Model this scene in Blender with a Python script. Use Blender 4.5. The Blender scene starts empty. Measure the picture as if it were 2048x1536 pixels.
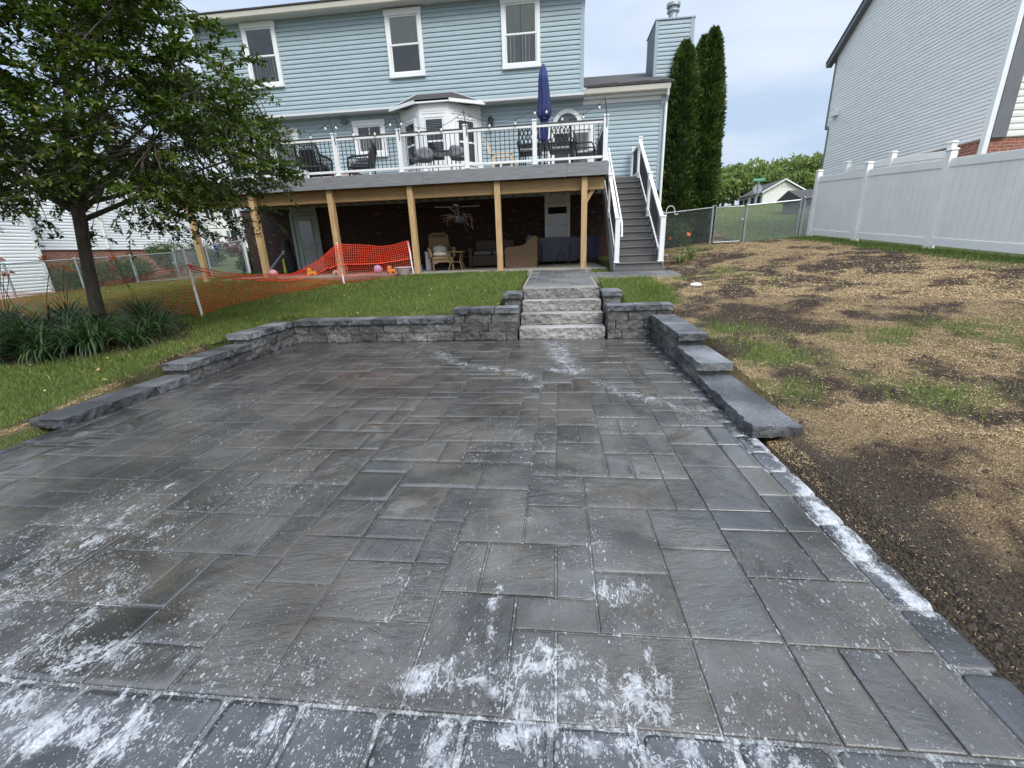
import bpy, math, random
import numpy as np
from mathutils import Vector, Matrix, noise as mnoise

random.seed(7)
RNG = np.random.default_rng(7)
S = bpy.context.scene
COL = S.collection

# ------------------------------------------------------------------ camera
PITCH, ROLL, YAW, FPX = .306912, -.0366229, .112092, 849.2
_cy, _sy = math.cos(YAW), math.sin(YAW)
_fw = Vector((-_sy*math.cos(PITCH), _cy*math.cos(PITCH), -math.sin(PITCH)))
_r0 = Vector((_cy, _sy, 0)); _u0 = _r0.cross(_fw)
_r = _r0*math.cos(ROLL) + _u0*math.sin(ROLL); _u = _r.cross(_fw)
cam = bpy.data.cameras.new('camera'); co = bpy.data.objects.new('camera', cam); COL.objects.link(co)
M4 = Matrix((_r, _u, -_fw)).transposed().to_4x4(); M4.translation = (0, 0, 1.4)
co.matrix_world = M4
cam.sensor_width = 36; cam.lens = 36*FPX/2048; cam.clip_start = .02; cam.clip_end = 2000
S.camera = co

# ------------------------------------------------------------------ sky and sun (bright overcast)
SUN_EL, SUN_AZ = math.radians(50), math.radians(148)      # azimuth clockwise from +Y
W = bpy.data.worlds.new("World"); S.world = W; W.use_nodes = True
nt = W.node_tree; nt.nodes.clear()
def N(t, ty, **k):
    n = t.nodes.new(ty)
    for a, v in k.items():
        if a.startswith('i_'):
            key = a[2:]; key = int(key) if key.isdigit() else key.replace('_', ' ')
            n.inputs[key].default_value = v
        else: setattr(n, a, v)
    return n
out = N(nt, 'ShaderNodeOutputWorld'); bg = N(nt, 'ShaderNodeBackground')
sky = N(nt, 'ShaderNodeTexSky'); sky.sky_type = 'NISHITA'; sky.sun_disc = False
sky.sun_elevation = SUN_EL; sky.sun_rotation = SUN_AZ; sky.air_density = 1.3; sky.dust_density = 2.5
tc = N(nt, 'ShaderNodeTexCoord'); mp = N(nt, 'ShaderNodeMapping'); mp.inputs['Scale'].default_value = (1, 1, 2.6)
mp.inputs['Location'].default_value = (.3, 1.7, .2)
nz = N(nt, 'ShaderNodeTexNoise', i_Scale=1.9, i_Detail=7.0, i_Roughness=.52, i_Distortion=.5)
rp = N(nt, 'ShaderNodeValToRGB'); rp.color_ramp.elements[0].position = .40; rp.color_ramp.elements[1].position = .60
rp.color_ramp.elements[0].color = (4.3, 5.35, 7.0, 1); rp.color_ramp.elements[1].color = (6.4, 7.1, 8.2, 1)
mx = N(nt, 'ShaderNodeMix', data_type='RGBA'); mx.inputs[0].default_value = .86
L = nt.links.new
L(tc.outputs['Generated'], mp.inputs[0]); L(mp.outputs[0], nz.inputs['Vector']); L(nz.outputs['Fac'], rp.inputs[0])
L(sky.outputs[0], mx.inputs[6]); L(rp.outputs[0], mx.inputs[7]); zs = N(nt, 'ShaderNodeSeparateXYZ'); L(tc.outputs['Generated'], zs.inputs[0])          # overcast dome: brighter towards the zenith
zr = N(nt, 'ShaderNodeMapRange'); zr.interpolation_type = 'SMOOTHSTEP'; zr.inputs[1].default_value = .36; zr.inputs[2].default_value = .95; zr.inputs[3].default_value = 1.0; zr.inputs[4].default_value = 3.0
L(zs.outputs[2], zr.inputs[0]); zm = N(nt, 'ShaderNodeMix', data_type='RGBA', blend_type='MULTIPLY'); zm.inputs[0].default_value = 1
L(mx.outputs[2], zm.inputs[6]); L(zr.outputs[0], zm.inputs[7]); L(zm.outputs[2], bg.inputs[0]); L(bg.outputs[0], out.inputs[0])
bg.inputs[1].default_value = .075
sl = bpy.data.lights.new('sun', 'SUN'); sl.energy = 1.55; sl.angle = math.radians(28); sl.color = (1, .965, .9)
so = bpy.data.objects.new('sun', sl); COL.objects.link(so)
sd = Vector((math.sin(SUN_AZ)*math.cos(SUN_EL), math.cos(SUN_AZ)*math.cos(SUN_EL), math.sin(SUN_EL)))
so.rotation_euler = sd.to_track_quat('Z', 'Y').to_euler()
S.view_settings.view_transform = 'Standard'; S.view_settings.look = 'None'; S.view_settings.gamma = 1
S.view_settings.exposure = .87
S.cycles.max_bounces = 8; S.cycles.transparent_max_bounces = 12; S.cycles.caustics_reflective = False; S.cycles.caustics_refractive = False

# ------------------------------------------------------------------ helpers
def tag(o, label=None, cat=None, group=None, kind=None):
    if label: o['label'] = label
    if cat: o['category'] = cat
    if group: o['group'] = group
    if kind: o['kind'] = kind
    return o
def thing(name, loc, label, cat, group=None, rz=0):
    o = bpy.data.objects.new(name, None); COL.objects.link(o); o.location = loc; o.rotation_euler = (0, 0, rz)
    o.empty_display_size = .2
    return tag(o, label, cat, group)
def origin(p):
    v = Vector((0, 0, 0))
    while p is not None: v = v + Vector(p.location); p = p.parent
    return v
def copy_tree(o, parent=None):
    c = o.copy(); COL.objects.link(c); c.parent = parent
    for ch in list(o.children): copy_tree(ch, c)
    return c
class MB:
    def __init__(s): s.v = []; s.f = []; s.fm = []; s.mi = 0
    def add(s, vs, fs):
        b = len(s.v); s.v += [tuple(v) for v in vs]
        for f in fs: s.f.append([b+i for i in f]); s.fm.append(s.mi)
    def box(s, a, b, rz=0, c=None):
        x0, y0, z0 = a; x1, y1, z1 = b
        vs = [Vector(p) for p in ((x0,y0,z0),(x1,y0,z0),(x1,y1,z0),(x0,y1,z0),(x0,y0,z1),(x1,y0,z1),(x1,y1,z1),(x0,y1,z1))]
        if rz:
            c = Vector(c or ((x0+x1)/2, (y0+y1)/2, 0)); m = Matrix.Rotation(rz, 3, 'Z'); c.z = 0
            vs = [m @ (v-c) + c for v in vs]
        s.add(vs, [(0,3,2,1),(4,5,6,7),(0,1,5,4),(1,2,6,5),(2,3,7,6),(3,0,4,7)])
    def bbox(s, a, b, bv=.006):                      # box with chamfered edges
        x0,y0,z0 = a; x1,y1,z1 = b; e = min(bv, (x1-x0)*.4, (y1-y0)*.4, (z1-z0)*.4)
        vs = []
        for z, i in ((z0,e),(z0+e,0),(z1-e,0),(z1,e)):
            vs += [(x0+i+ (e if i==0 else 0)*0, y0+i, z),(x1-i,y0+i,z),(x1-i,y1-i,z),(x0+i,y1-i,z)]
        fs = [(3,2,1,0),(12,13,14,15)]
        for k in range(3):
            for j in range(4): fs.append((k*4+j, k*4+(j+1)%4, k*4+4+(j+1)%4, k*4+4+j))
        s.add(vs, fs)
    def bar(s, p, q, w, h, up=(0,0,1)):              # rectangular bar between points
        p = Vector(p); q = Vector(q); d = (q-p).normalized(); u = Vector(up)
        if abs(d.dot(u)) > .98: u = Vector((0,1,0))
        a = d.cross(u).normalized(); b = a.cross(d)
        vs = []
        for c in (p, q):
            for i, j in ((-1,-1),(1,-1),(1,1),(-1,1)): vs.append(c + a*(i*w/2) + b*(j*h/2))
        s.add(vs, [(3,2,1,0),(4,5,6,7),(0,1,5,4),(1,2,6,5),(2,3,7,6),(3,0,4,7)])
    def tube(s, pts, r, n=6, close=False, caps=True):
        pts = [Vector(p) for p in pts]; m = len(pts)
        rs = r if hasattr(r, '__len__') else [r]*m
        vs = []; pa = None
        for i, p in enumerate(pts):
            if close: d = pts[(i+1) % m] - pts[i-1]
            else: d = pts[min(i+1, m-1)] - pts[max(i-1, 0)]
            d = d.normalized() if d.length > 1e-9 else Vector((0,0,1))
            if pa is None: pa = d.orthogonal().normalized()
            a = (pa - d*pa.dot(d))
            a = a.normalized() if a.length > 1e-6 else d.orthogonal().normalized()
            pa = a; b = d.cross(a)
            for k in range(n):
                t = 2*math.pi*k/n; vs.append(p + a*(math.cos(t)*rs[i]) + b*(math.sin(t)*rs[i]))
        fs = []
        for i in range(m if close else m-1):
            for k in range(n):
                fs.append((i*n+k, i*n+(k+1) % n, ((i+1) % m)*n+(k+1) % n, ((i+1) % m)*n+k))
        if caps and not close: fs += [tuple(range(n))[::-1], tuple((m-1)*n+k for k in range(n))]
        s.add(vs, fs)
    def lathe(s, prof, c, n=20, ry=1.0):             # prof: (r, z)
        vs = []; fs = []; c = Vector(c)
        for r, z in prof:
            for k in range(n):
                t = 2*math.pi*k/n; vs.append((c.x+r*math.cos(t), c.y+r*math.sin(t)*ry, c.z+z))
        for i in range(len(prof)-1):
            for k in range(n): fs.append((i*n+k, i*n+(k+1) % n, (i+1)*n+(k+1) % n, (i+1)*n+k))
        fs += [tuple(range(n))[::-1], tuple((len(prof)-1)*n+k for k in range(n))]
        s.add(vs, fs)
    def prism(s, poly, lo, hi, axis='y'):            # polygon in the other two axes extruded along axis
        n = len(poly); vs = []
        for t in (lo, hi):
            for a, b in poly:
                vs.append({'y': (a, t, b), 'x': (t, a, b), 'z': (a, b, t)}[axis])
        fs = [tuple(range(n))[::-1], tuple(range(n, 2*n))] + [(i, (i+1) % n, n+(i+1) % n, n+i) for i in range(n)]
        s.add(vs, fs)
    def ball(s, c, r, n=12, sc=(1,1,1)):
        m = n//2; prof = []
        vs = []; fs = []; c = Vector(c)
        for i in range(m+1):
            ph = math.pi*i/m
            for k in range(n):
                t = 2*math.pi*k/n
                vs.append((c.x+r*sc[0]*math.sin(ph)*math.cos(t), c.y+r*sc[1]*math.sin(ph)*math.sin(t), c.z-r*sc[2]*math.cos(ph)))
        for i in range(m):
            for k in range(n): fs.append((i*n+k, i*n+(k+1) % n, (i+1)*n+(k+1) % n, (i+1)*n+k))
        s.add(vs, fs)
    def quad(s, *p): s.add(p, [tuple(range(len(p)))])
    def build(s, name, m, parent=None, local=False, smooth=False, bevel=0):
        me = bpy.data.meshes.new(name)
        o = origin(parent) if (parent is not None and not local) else Vector((0,0,0))
        me.from_pydata([(v[0]-o.x, v[1]-o.y, v[2]-o.z) for v in s.v], [], s.f)
        for mm in (m if isinstance(m, (list, tuple)) else [m]): me.materials.append(mm)
        me.polygons.foreach_set('material_index', s.fm)
        if smooth: me.polygons.foreach_set('use_smooth', [True]*len(s.f))
        me.update(); ob = bpy.data.objects.new(name, me); COL.objects.link(ob); ob.parent = parent
        return ob
def npmesh(name, V, F, m, parent=None, attrs=None, smooth=False):
    """V (n,3) world coords, F (k,c) faces; attrs: name -> point floats"""
    me = bpy.data.meshes.new(name); V = np.asarray(V, np.float32); F = np.asarray(F, np.int32)
    if parent is not None: V = V - np.array(origin(parent), np.float32)
    k, c = F.shape
    me.vertices.add(len(V)); me.vertices.foreach_set('co', V.ravel())
    me.loops.add(k*c); me.loops.foreach_set('vertex_index', F.ravel())
    me.polygons.add(k); me.polygons.foreach_set('loop_start', np.arange(0, k*c, c, dtype=np.int32))
    if smooth: me.polygons.foreach_set('use_smooth', np.ones(k, bool))
    me.update(calc_edges=True)
    for an, av in (attrs or {}).items():
        av = np.asarray(av, np.float32)
        if av.ndim == 1: at = me.attributes.new(an, 'FLOAT', 'POINT'); at.data.foreach_set('value', av)
        else: at = me.attributes.new(an, 'FLOAT_VECTOR', 'POINT'); at.data.foreach_set('vector', av.ravel())
    me.materials.append(m); me.validate()
    ob = bpy.data.objects.new(name, me); COL.objects.link(ob); ob.parent = parent
    return ob
def part(parent, name, m, fn, **k):
    b = MB(); fn(b); return b.build(name, m, parent, **k)
def vnoise(x, y, fr, seed=0):
    x = np.asarray(x, float)*fr+seed*17.3; y = np.asarray(y, float)*fr+seed*9.1
    xi = np.floor(x); yi = np.floor(y); fx = x-xi; fy = y-yi
    fx = fx*fx*(3-2*fx); fy = fy*fy*(3-2*fy)
    def h(a, b):
        t = np.sin(a*127.1+b*311.7+seed*74.7)*43758.5453; return t-np.floor(t)
    return (h(xi,yi)*(1-fx)+h(xi+1,yi)*fx)*(1-fy)+(h(xi,yi+1)*(1-fx)+h(xi+1,yi+1)*fx)*fy
def fbm(x, y, fr, seed=0, o=4):
    t = 0; a = .5; n = 0
    for i in range(o): t = t+a*vnoise(x, y, fr*2**i, seed+i); n += a; a *= .55
    return t/n
def sstep(a, b, x): t = np.clip((x-a)/(b-a), 0, 1); return t*t*(3-2*t)

# ------------------------------------------------------------------ materials
def newmat(name):
    m = bpy.data.materials.new(name); m.use_nodes = True; t = m.node_tree
    return m, t, t.nodes['Principled BSDF'], t.links.new
def pm(name, c, rough=.6, var=.2, scale=6, bump=0, bscale=40, metal=0, spec=.5, stretch=(1,1,1), c2=None, det=4):
    """painted / natural surface: colour mottled by two noises, rough varied, fine bump"""
    m, t, p, l = newmat(name)
    tcn = N(t, 'ShaderNodeTexCoord'); mpn = N(t, 'ShaderNodeMapping'); mpn.inputs['Scale'].default_value = stretch
    l(tcn.outputs['Object'], mpn.inputs[0])
    n1 = N(t, 'ShaderNodeTexNoise', i_Scale=scale, i_Detail=float(det), i_Roughness=.6); l(mpn.outputs[0], n1.inputs['Vector'])
    r = N(t, 'ShaderNodeValToRGB'); r.color_ramp.elements[0].position = .3; r.color_ramp.elements[1].position = .7
    d = c2 if c2 else tuple(x*(1+var) for x in c); e = c if c2 else tuple(x*(1-var) for x in c)
    r.color_ramp.elements[0].color = (*e, 1); r.color_ramp.elements[1].color = (*d, 1)
    l(n1.outputs['Fac'], r.inputs[0]); l(r.outputs[0], p.inputs['Base Color'])
    mr = N(t, 'ShaderNodeMapRange'); mr.inputs[3].default_value = max(.02, rough-.1); mr.inputs[4].default_value = min(1, rough+.1)
    l(n1.outputs['Fac'], mr.inputs[0]); l(mr.outputs[0], p.inputs['Roughness'])
    p.inputs['Metallic'].default_value = metal; p.inputs['Specular IOR Level'].default_value = spec
    if bump:
        n2 = N(t, 'ShaderNodeTexNoise', i_Scale=bscale, i_Detail=5.0, i_Roughness=.65); l(mpn.outputs[0], n2.inputs['Vector'])
        b = N(t, 'ShaderNodeBump'); b.inputs['Strength'].default_value = 1; b.inputs['Distance'].default_value = bump
        l(n2.outputs['Fac'], b.inputs['Height']); l(b.outputs[0], p.inputs['Normal'])
    return m
def leafmat(name, stops, trans=.35, rough=.5, spec=.35):
    """leaf colour by a per-leaf random attribute, slightly translucent"""
    m, t, p, l = newmat(name)
    a = N(t, 'ShaderNodeAttribute'); a.attribute_name = 'rnd'
    r = N(t, 'ShaderNodeValToRGB'); cr = r.color_ramp
    for i, (pos, c) in enumerate(stops):
        e = cr.elements[i] if i < 2 else cr.elements.new(pos)
        e.position = pos; e.color = (*c, 1)
    l(a.outputs['Fac'], r.inputs[0]); l(r.outputs[0], p.inputs['Base Color'])
    p.inputs['Roughness'].default_value = rough; p.inputs['Specular IOR Level'].default_value = spec
    if trans:
        tr = N(t, 'ShaderNodeBsdfTranslucent'); mxs = N(t, 'ShaderNodeMixShader'); mxs.inputs[0].default_value = trans
        g = N(t, 'ShaderNodeMix', data_type='RGBA', blend_type='MULTIPLY'); g.inputs[0].default_value = 1; g.inputs[7].default_value = (1.25, 1.35, .6, 1)
        l(r.outputs[0], g.inputs[6]); l(g.outputs[2], tr.inputs[0])
        l(p.outputs[0], mxs.inputs[1]); l(tr.outputs[0], mxs.inputs[2]); l(mxs.outputs[0], t.nodes['Material Output'].inputs[0])
    return m
def brickmat(name, c1, c2, mortar, sc=1, bw=.21, rh=.072, light=None):
    m, t, p, l = newmat(name)
    g = N(t, 'ShaderNodeNewGeometry'); sx = N(t, 'ShaderNodeSeparateXYZ'); l(g.outputs['Position'], sx.inputs[0])
    ad = N(t, 'ShaderNodeMath', operation='ADD'); l(sx.outputs[0], ad.inputs[0]); l(sx.outputs[1], ad.inputs[1])
    cb = N(t, 'ShaderNodeCombineXYZ'); l(ad.outputs[0], cb.inputs[0]); l(sx.outputs[2], cb.inputs[1])
    b = N(t, 'ShaderNodeTexBrick'); b.inputs['Scale'].default_value = 1; b.inputs['Brick Width'].default_value = bw; b.inputs['Row Height'].default_value = rh
    b.inputs['Mortar Size'].default_value = .006; b.inputs['Mortar Smooth'].default_value = .2; b.inputs['Bias'].default_value = 0
    b.inputs['Color1'].default_value = (*c1, 1); b.inputs['Color2'].default_value = (*c2, 1); b.inputs['Mortar'].default_value = (*mortar, 1)
    l(cb.outputs[0], b.inputs['Vector'])
    # a few pale bricks: same cells, random by snapped coordinates
    n1 = N(t, 'ShaderNodeTexNoise', i_Scale=9.0, i_Detail=4.0); l(g.outputs['Position'], n1.inputs['Vector'])
    mxx = N(t, 'ShaderNodeMix', data_type='RGBA', blend_type='MULTIPLY'); mxx.inputs[0].default_value = 1
    mr = N(t, 'ShaderNodeMapRange'); mr.inputs[3].default_value = .55; mr.inputs[4].default_value = 1.45; l(n1.outputs['Fac'], mr.inputs[0])
    l(b.outputs['Color'], mxx.inputs[6]); l(mr.outputs[0], mxx.inputs[7])
    last = mxx.outputs[2]
    if light:
        mpn = N(t, 'ShaderNodeMapping'); mpn.inputs['Scale'].default_value = (4.7, 13.8, 1); l(cb.outputs[0], mpn.inputs[0])
        wn = N(t, 'ShaderNodeTexNoise', i_Scale=.8, i_Detail=1.0); l(mpn.outputs[0], wn.inputs['Vector'])
        rr = N(t, 'ShaderNodeMapRange'); rr.inputs[1].default_value = .67; rr.inputs[2].default_value = .72; l(wn.outputs['Fac'], rr.inputs[0])
        mm = N(t, 'ShaderNodeMix', data_type='RGBA'); l(rr.outputs[0], mm.inputs[0]); l(last, mm.inputs[6]); mm.inputs[7].default_value = (*light, 1)
        last = mm.outputs[2]
    l(last, p.inputs['Base Color']); p.inputs['Roughness'].default_value = .85
    bp = N(t, 'ShaderNodeBump'); bp.inputs['Strength'].default_value = .8; bp.inputs['Distance'].default_value = .006; bp.invert = True
    l(b.outputs['Fac'], bp.inputs['Height']); l(bp.outputs[0], p.inputs['Normal'])
    return m
def glassmat(name, tint=(.02,.025,.03), refl=.55, rough=.02):
    """window glass: fresnel reflection over a mostly clear pane"""
    m, t, p, l = newmat(name); t.nodes.remove(p)
    fr = N(t, 'ShaderNodeFresnel', i_IOR=1.9); gl = N(t, 'ShaderNodeBsdfGlossy'); gl.inputs['Roughness'].default_value = rough
    tr = N(t, 'ShaderNodeBsdfTransparent'); tr.inputs[0].default_value = (*tint, 1); mxs = N(t, 'ShaderNodeMixShader')
    nz2 = N(t, 'ShaderNodeTexNoise', i_Scale=1.2); bpn = N(t, 'ShaderNodeBump'); bpn.inputs['Distance'].default_value = .004
    g = N(t, 'ShaderNodeNewGeometry'); l(g.outputs['Position'], nz2.inputs['Vector']); l(nz2.outputs['Fac'], bpn.inputs['Height'])
    l(bpn.outputs[0], gl.inputs['Normal'])
    l(fr.outputs[0], mxs.inputs[0]); l(tr.outputs[0], mxs.inputs[1]); l(gl.outputs[0], mxs.inputs[2]); l(mxs.outputs[0], t.nodes['Material Output'].inputs[0])
    return m
M = {}
M['blue'] = pm('blue_vinyl_siding', (.345,.425,.45), .5, .07, 2.2, .0006, 60, stretch=(.6,.6,3))
M['bluetrim'] = pm('blue_trim', (.30,.37,.41), .5, .05, 2)
M['white'] = pm('white_vinyl', (.78,.78,.76), .42, .03, 2)
M['whitedirty'] = pm('white_trim_weathered', (.70,.69,.65), .5, .07, 3)
M['soffit'] = pm('soffit_white', (.62,.62,.61), .6, .04, 3)
M['gutter'] = pm('gutter_almond', (.62,.58,.49), .45, .06, 2)
M['shingle'] = pm('roof_shingle', (.055,.05,.048), .9, .4, 14, .006, 50)
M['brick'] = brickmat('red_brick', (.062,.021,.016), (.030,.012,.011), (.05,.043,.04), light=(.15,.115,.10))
M['brick2'] = brickmat('orange_brick', (.36,.12,.07), (.25,.08,.05), (.42,.36,.31))
M['fascia'] = pm('grey_composite_board', (.20,.20,.205), .6, .25, 3, .002, 30, stretch=(1,6,14))
M['decking'] = pm('deck_board_grey', (.16,.155,.15), .6, .2, 3, .002, 30, stretch=(2,14,4))
M['tread'] = pm('stair_tread_grey', (.105,.098,.093), .55, .25, 4, .0015, 40, stretch=(1,12,14))
M['wood'] = pm('treated_pine', (.36,.22,.095), .65, .25, 3, .002, 26, stretch=(9,9,.8), c2=(.58,.40,.20))
M['woodh'] = pm('treated_pine_beam', (.34,.20,.085), .65, .25, 3, .002, 26, stretch=(.8,9,9), c2=(.48,.31,.14))
M['black'] = pm('black_metal', (.016,.016,.018), .4, .2, 10)
M['darkcap'] = pm('dark_rail_cap', (.06,.055,.052), .5, .2, 6, stretch=(1,8,8))
M['blind'] = pm('window_blind', (.80,.83,.66), .7, .06, 4)
M['blindgrey'] = pm('insect_screen_grey', (.21,.21,.20), .8, .1, 5)
M['curtain'] = pm('curtain_grey', (.50,.53,.50), .85, .25, 5, .004, 20, stretch=(8,8,.5))
M['curtaindark'] = pm('curtain_dark', (.05,.06,.055), .85, .5, 6, .004, 20, stretch=(14,14,.4), c2=(.42,.46,.42))
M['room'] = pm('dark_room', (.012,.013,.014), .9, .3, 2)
M['glass'] = glassmat('window_glass', (.92,.94,.92))
M['doorpaint'] = pm('door_paint', (.32,.34,.31), .45, .05, 2)
M['concrete'] = pm('concrete', (.27,.24,.20), .85, .2, 4, .003, 40)
M['wicker_black'] = pm('black_wicker', (.014,.014,.015), .45, .4, 60, .004, 80)
M['wicker_tan'] = None
M['navy'] = pm('navy_umbrella_cloth', (.017,.027,.125), .75, .2, 5, .002, 60)
M['cushion'] = pm('pale_cushion', (.55,.52,.44), .9, .2, 9, .002, 60)
M['greycushion'] = pm('grey_cushion', (.18,.18,.19), .9, .15, 9, .002, 60)
M['bark'] = pm('tree_bark', (.05,.038,.028), .9, .5, 7, .018, 22, stretch=(3,3,.7), c2=(.13,.105,.08))
M['twig'] = pm('dry_twig', (.13,.085,.055), .9, .3, 12)
M['galv'] = pm('galvanised_steel', (.40,.42,.43), .42, .15, 10, metal=.7)
M['pvc'] = pm('white_pvc_fence', (.86,.835,.785), .4, .05, 1.5, .0008, 50)
M['greysiding'] = pm('grey_vinyl_siding', (.80,.78,.745), .5, .07, 2, .0006, 60, stretch=(.6,.6,3))
M['creamsiding'] = pm('cream_vinyl_siding', (.74,.72,.66), .5, .05, 2)
M['whitesiding'] = pm('white_vinyl_siding', (.84,.84,.83), .5, .04, 2)
M['greytrim'] = pm('grey_trim', (.14,.145,.155), .5, .1, 3)
M['rubber'] = pm('black_rubber', (.02,.02,.022), .7, .2, 12)
def wickermat():
    m, t, p, l = newmat('tan_wicker')
    tcn = N(t, 'ShaderNodeTexCoord')
    w = N(t, 'ShaderNodeTexWave', i_Scale=11.0, i_Distortion=2.0, i_Detail=2.0); w.bands_direction = 'Z'; l(tcn.outputs['Object'], w.inputs['Vector'])
    w2 = N(t, 'ShaderNodeTexWave', i_Scale=9.0, i_Distortion=2.0); w2.bands_direction = 'DIAGONAL'; l(tcn.outputs['Object'], w2.inputs['Vector'])
    mu = N(t, 'ShaderNodeMath', operation='MULTIPLY'); l(w.outputs['Fac'], mu.inputs[0]); l(w2.outputs['Fac'], mu.inputs[1])
    r = N(t, 'ShaderNodeValToRGB'); r.color_ramp.elements[0].color = (.15,.085,.04,1); r.color_ramp.elements[1].color = (.55,.38,.21,1); r.color_ramp.elements[1].position = .55
    l(mu.outputs[0], r.inputs[0]); l(r.outputs[0], p.inputs['Base Color']); p.inputs['Roughness'].default_value = .6
    b = N(t, 'ShaderNodeBump'); b.inputs['Distance'].default_value = .012; l(mu.outputs[0], b.inputs['Height']); l(b.outputs[0], p.inputs['Normal'])
    return m
M['wicker_tan'] = wickermat()
def stonemat(name, c, c2, bump=.012, sc=20, wet=.55):
    m, t, p, l = newmat(name)
    g = N(t, 'ShaderNodeNewGeometry')
    n1 = N(t, 'ShaderNodeTexNoise', i_Scale=2.3, i_Detail=4.0); n2 = N(t, 'ShaderNodeTexNoise', i_Scale=sc*4.0, i_Detail=6.0, i_Roughness=.7)
    n3 = N(t, 'ShaderNodeTexNoise', i_Scale=float(sc), i_Detail=6.0, i_Roughness=.6)
    for n in (n1, n2, n3): l(g.outputs['Position'], n.inputs['Vector'])
    a = N(t, 'ShaderNodeAttribute'); a.attribute_name = 'rnd'
    s1 = N(t, 'ShaderNodeMath', operation='MULTIPLY_ADD'); s1.inputs[1].default_value = .45; l(n2.outputs['Fac'], s1.inputs[0])
    s0 = N(t, 'ShaderNodeMath', operation='MULTIPLY'); s0.inputs[1].default_value = .35; l(n1.outputs['Fac'], s0.inputs[0]); l(s0.outputs[0], s1.inputs[2])
    s2 = N(t, 'ShaderNodeMath', operation='MULTIPLY_ADD'); s2.inputs[1].default_value = .09; l(a.outputs['Fac'], s2.inputs[0]); l(s1.outputs[0], s2.inputs[2])
    r = N(t, 'ShaderNodeValToRGB'); r.color_ramp.elements[0].position = .40; r.color_ramp.elements[1].position = .58
    r.color_ramp.elements[0].color = (*c, 1); r.color_ramp.elements[1].color = (*c2, 1)
    l(s2.outputs[0], r.inputs[0]); l(r.outputs[0], p.inputs['Base Color']); p.inputs['Roughness'].default_value = wet
    b = N(t, 'ShaderNodeBump'); b.inputs['Distance'].default_value = bump*1.6; b.inputs['Strength'].default_value = 1
    ad = N(t, 'ShaderNodeMath', operation='MULTIPLY_ADD'); ad.inputs[1].default_value = .35; l(n2.outputs['Fac'], ad.inputs[0]); l(n3.outputs['Fac'], ad.inputs[2])
    l(ad.outputs[0], b.inputs['Height']); l(b.outputs[0], p.inputs['Normal'])
    return m
M['block'] = stonemat('charcoal_wall_block', (.060,.058,.054), (.25,.242,.225))
M['cap'] = stonemat('charcoal_cap_stone', (.042,.043,.046), (.25,.252,.258), .008, 24)
M['stepstone'] = stonemat('grey_step_stone', (.20,.185,.168), (.40,.375,.345), .012, 16, .6)

# ------------------------------------------------------------------ terrain
PX0, PX1, PY0, PY1 = -4.5, 1.485, .67, 6.78          # patio rectangle
CP = [  # x, y, z measured ground heights
 (1.7,6.6,.36),(1.95,5,.27),(1.95,4,.15),(1.95,3,.03),(1.7,1.2,-.02),(3,1,.05),(0,.3,-.03),(-2,.4,-.03),(-5,2.6,-.01),(0,-4,-.2),(-6,-3,-.1),(5,-4,0),
 (1.2,7.2,.46),(1.9,7.3,.46),(-3,7.1,.335),(-4.6,6.9,.33),(-1.25,7.3,.47),(1.0,8.0,.62),(-.9,8.0,.60),(-.9,9.5,.74),(1.0,9.5,.74),(-3,9,.58),
 (-.7,11.4,.84),(.9,11.4,.84),(-4,11.3,.84),(-7,11.3,.83),(-9,11.2,.83),(-4.8,5.6,.30),(-4.8,4.6,.20),(-4.8,3.3,.04),
 (2.9,10.4,.80),(1.3,10.6,.80),(3.4,13,1.03),(5.2,15.8,1.33),(6.2,15.9,1.33),(7.8,15.8,1.42),(7.75,14.8,1.47),(7.75,12.66,1.30),(7.75,10.2,1.12),(7.75,7.8,.94),(7.75,5,.72),(7.75,2,.48),
 (4.5,5,.42),(4.5,2.5,.18),(4.5,8,.70),(4.5,11,.96),(3,7.5,.56),
 (-7.4,6.2,.37),(-6,4.4,.23),(-6,3.3,.06),(-6.3,7,.44),(-5.5,10.8,.66),(-9.95,11.5,.76),(-12.3,8.4,.30),(-9,4,.15),(-12,4,.05),
 (-18.7,12.9,.35),(-19.5,15.5,.43),(-18,17.4,.55),(-15.9,17.1,.62),(-11.4,15.6,.86),(-21,15.5,.27),(-21,20,.65),(-21,25.5,1.2),(-15,10,.35),(-14,13,.55),(-13,20,1.0),
 (-26,33,1.5),(-29,36,1.55),(-40,50,2.7),(0,17,1.0),(0,26,1.6),(5.5,20,1.75),(6,28,2.6),(11,22,2.0),(10,12,1.2),(16,45,4.55),(26,45,4.6),(38,90,7.7),(46,90,7.9),(20,90,7.6),(50,122,10),(66,122,10),(30,122,9.6),(-40,90,4.5),(0,60,4.6),
 (-60,0,-.5),(60,0,1.5),(60,60,5),(-90,40,2),(0,-60,-1.5),(-140,140,5),(140,140,8),(140,-140,0),(-140,-140,-2),(0,140,8)]
CP = np.array(CP)
def _U(r2): return .5*r2*np.log(r2+1e-9)
def _tps():
    n = len(CP); d = ((CP[:, None, :2]-CP[None, :, :2])**2).sum(-1)
    A = np.zeros((n+3, n+3)); A[:n, :n] = _U(d)+np.eye(n)*.6; P = np.c_[np.ones(n), CP[:, :2]]
    A[:n, n:] = P; A[n:, :n] = P.T
    return np.linalg.solve(A, np.r_[CP[:, 2], 0, 0, 0])
_TW = _tps()
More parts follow.
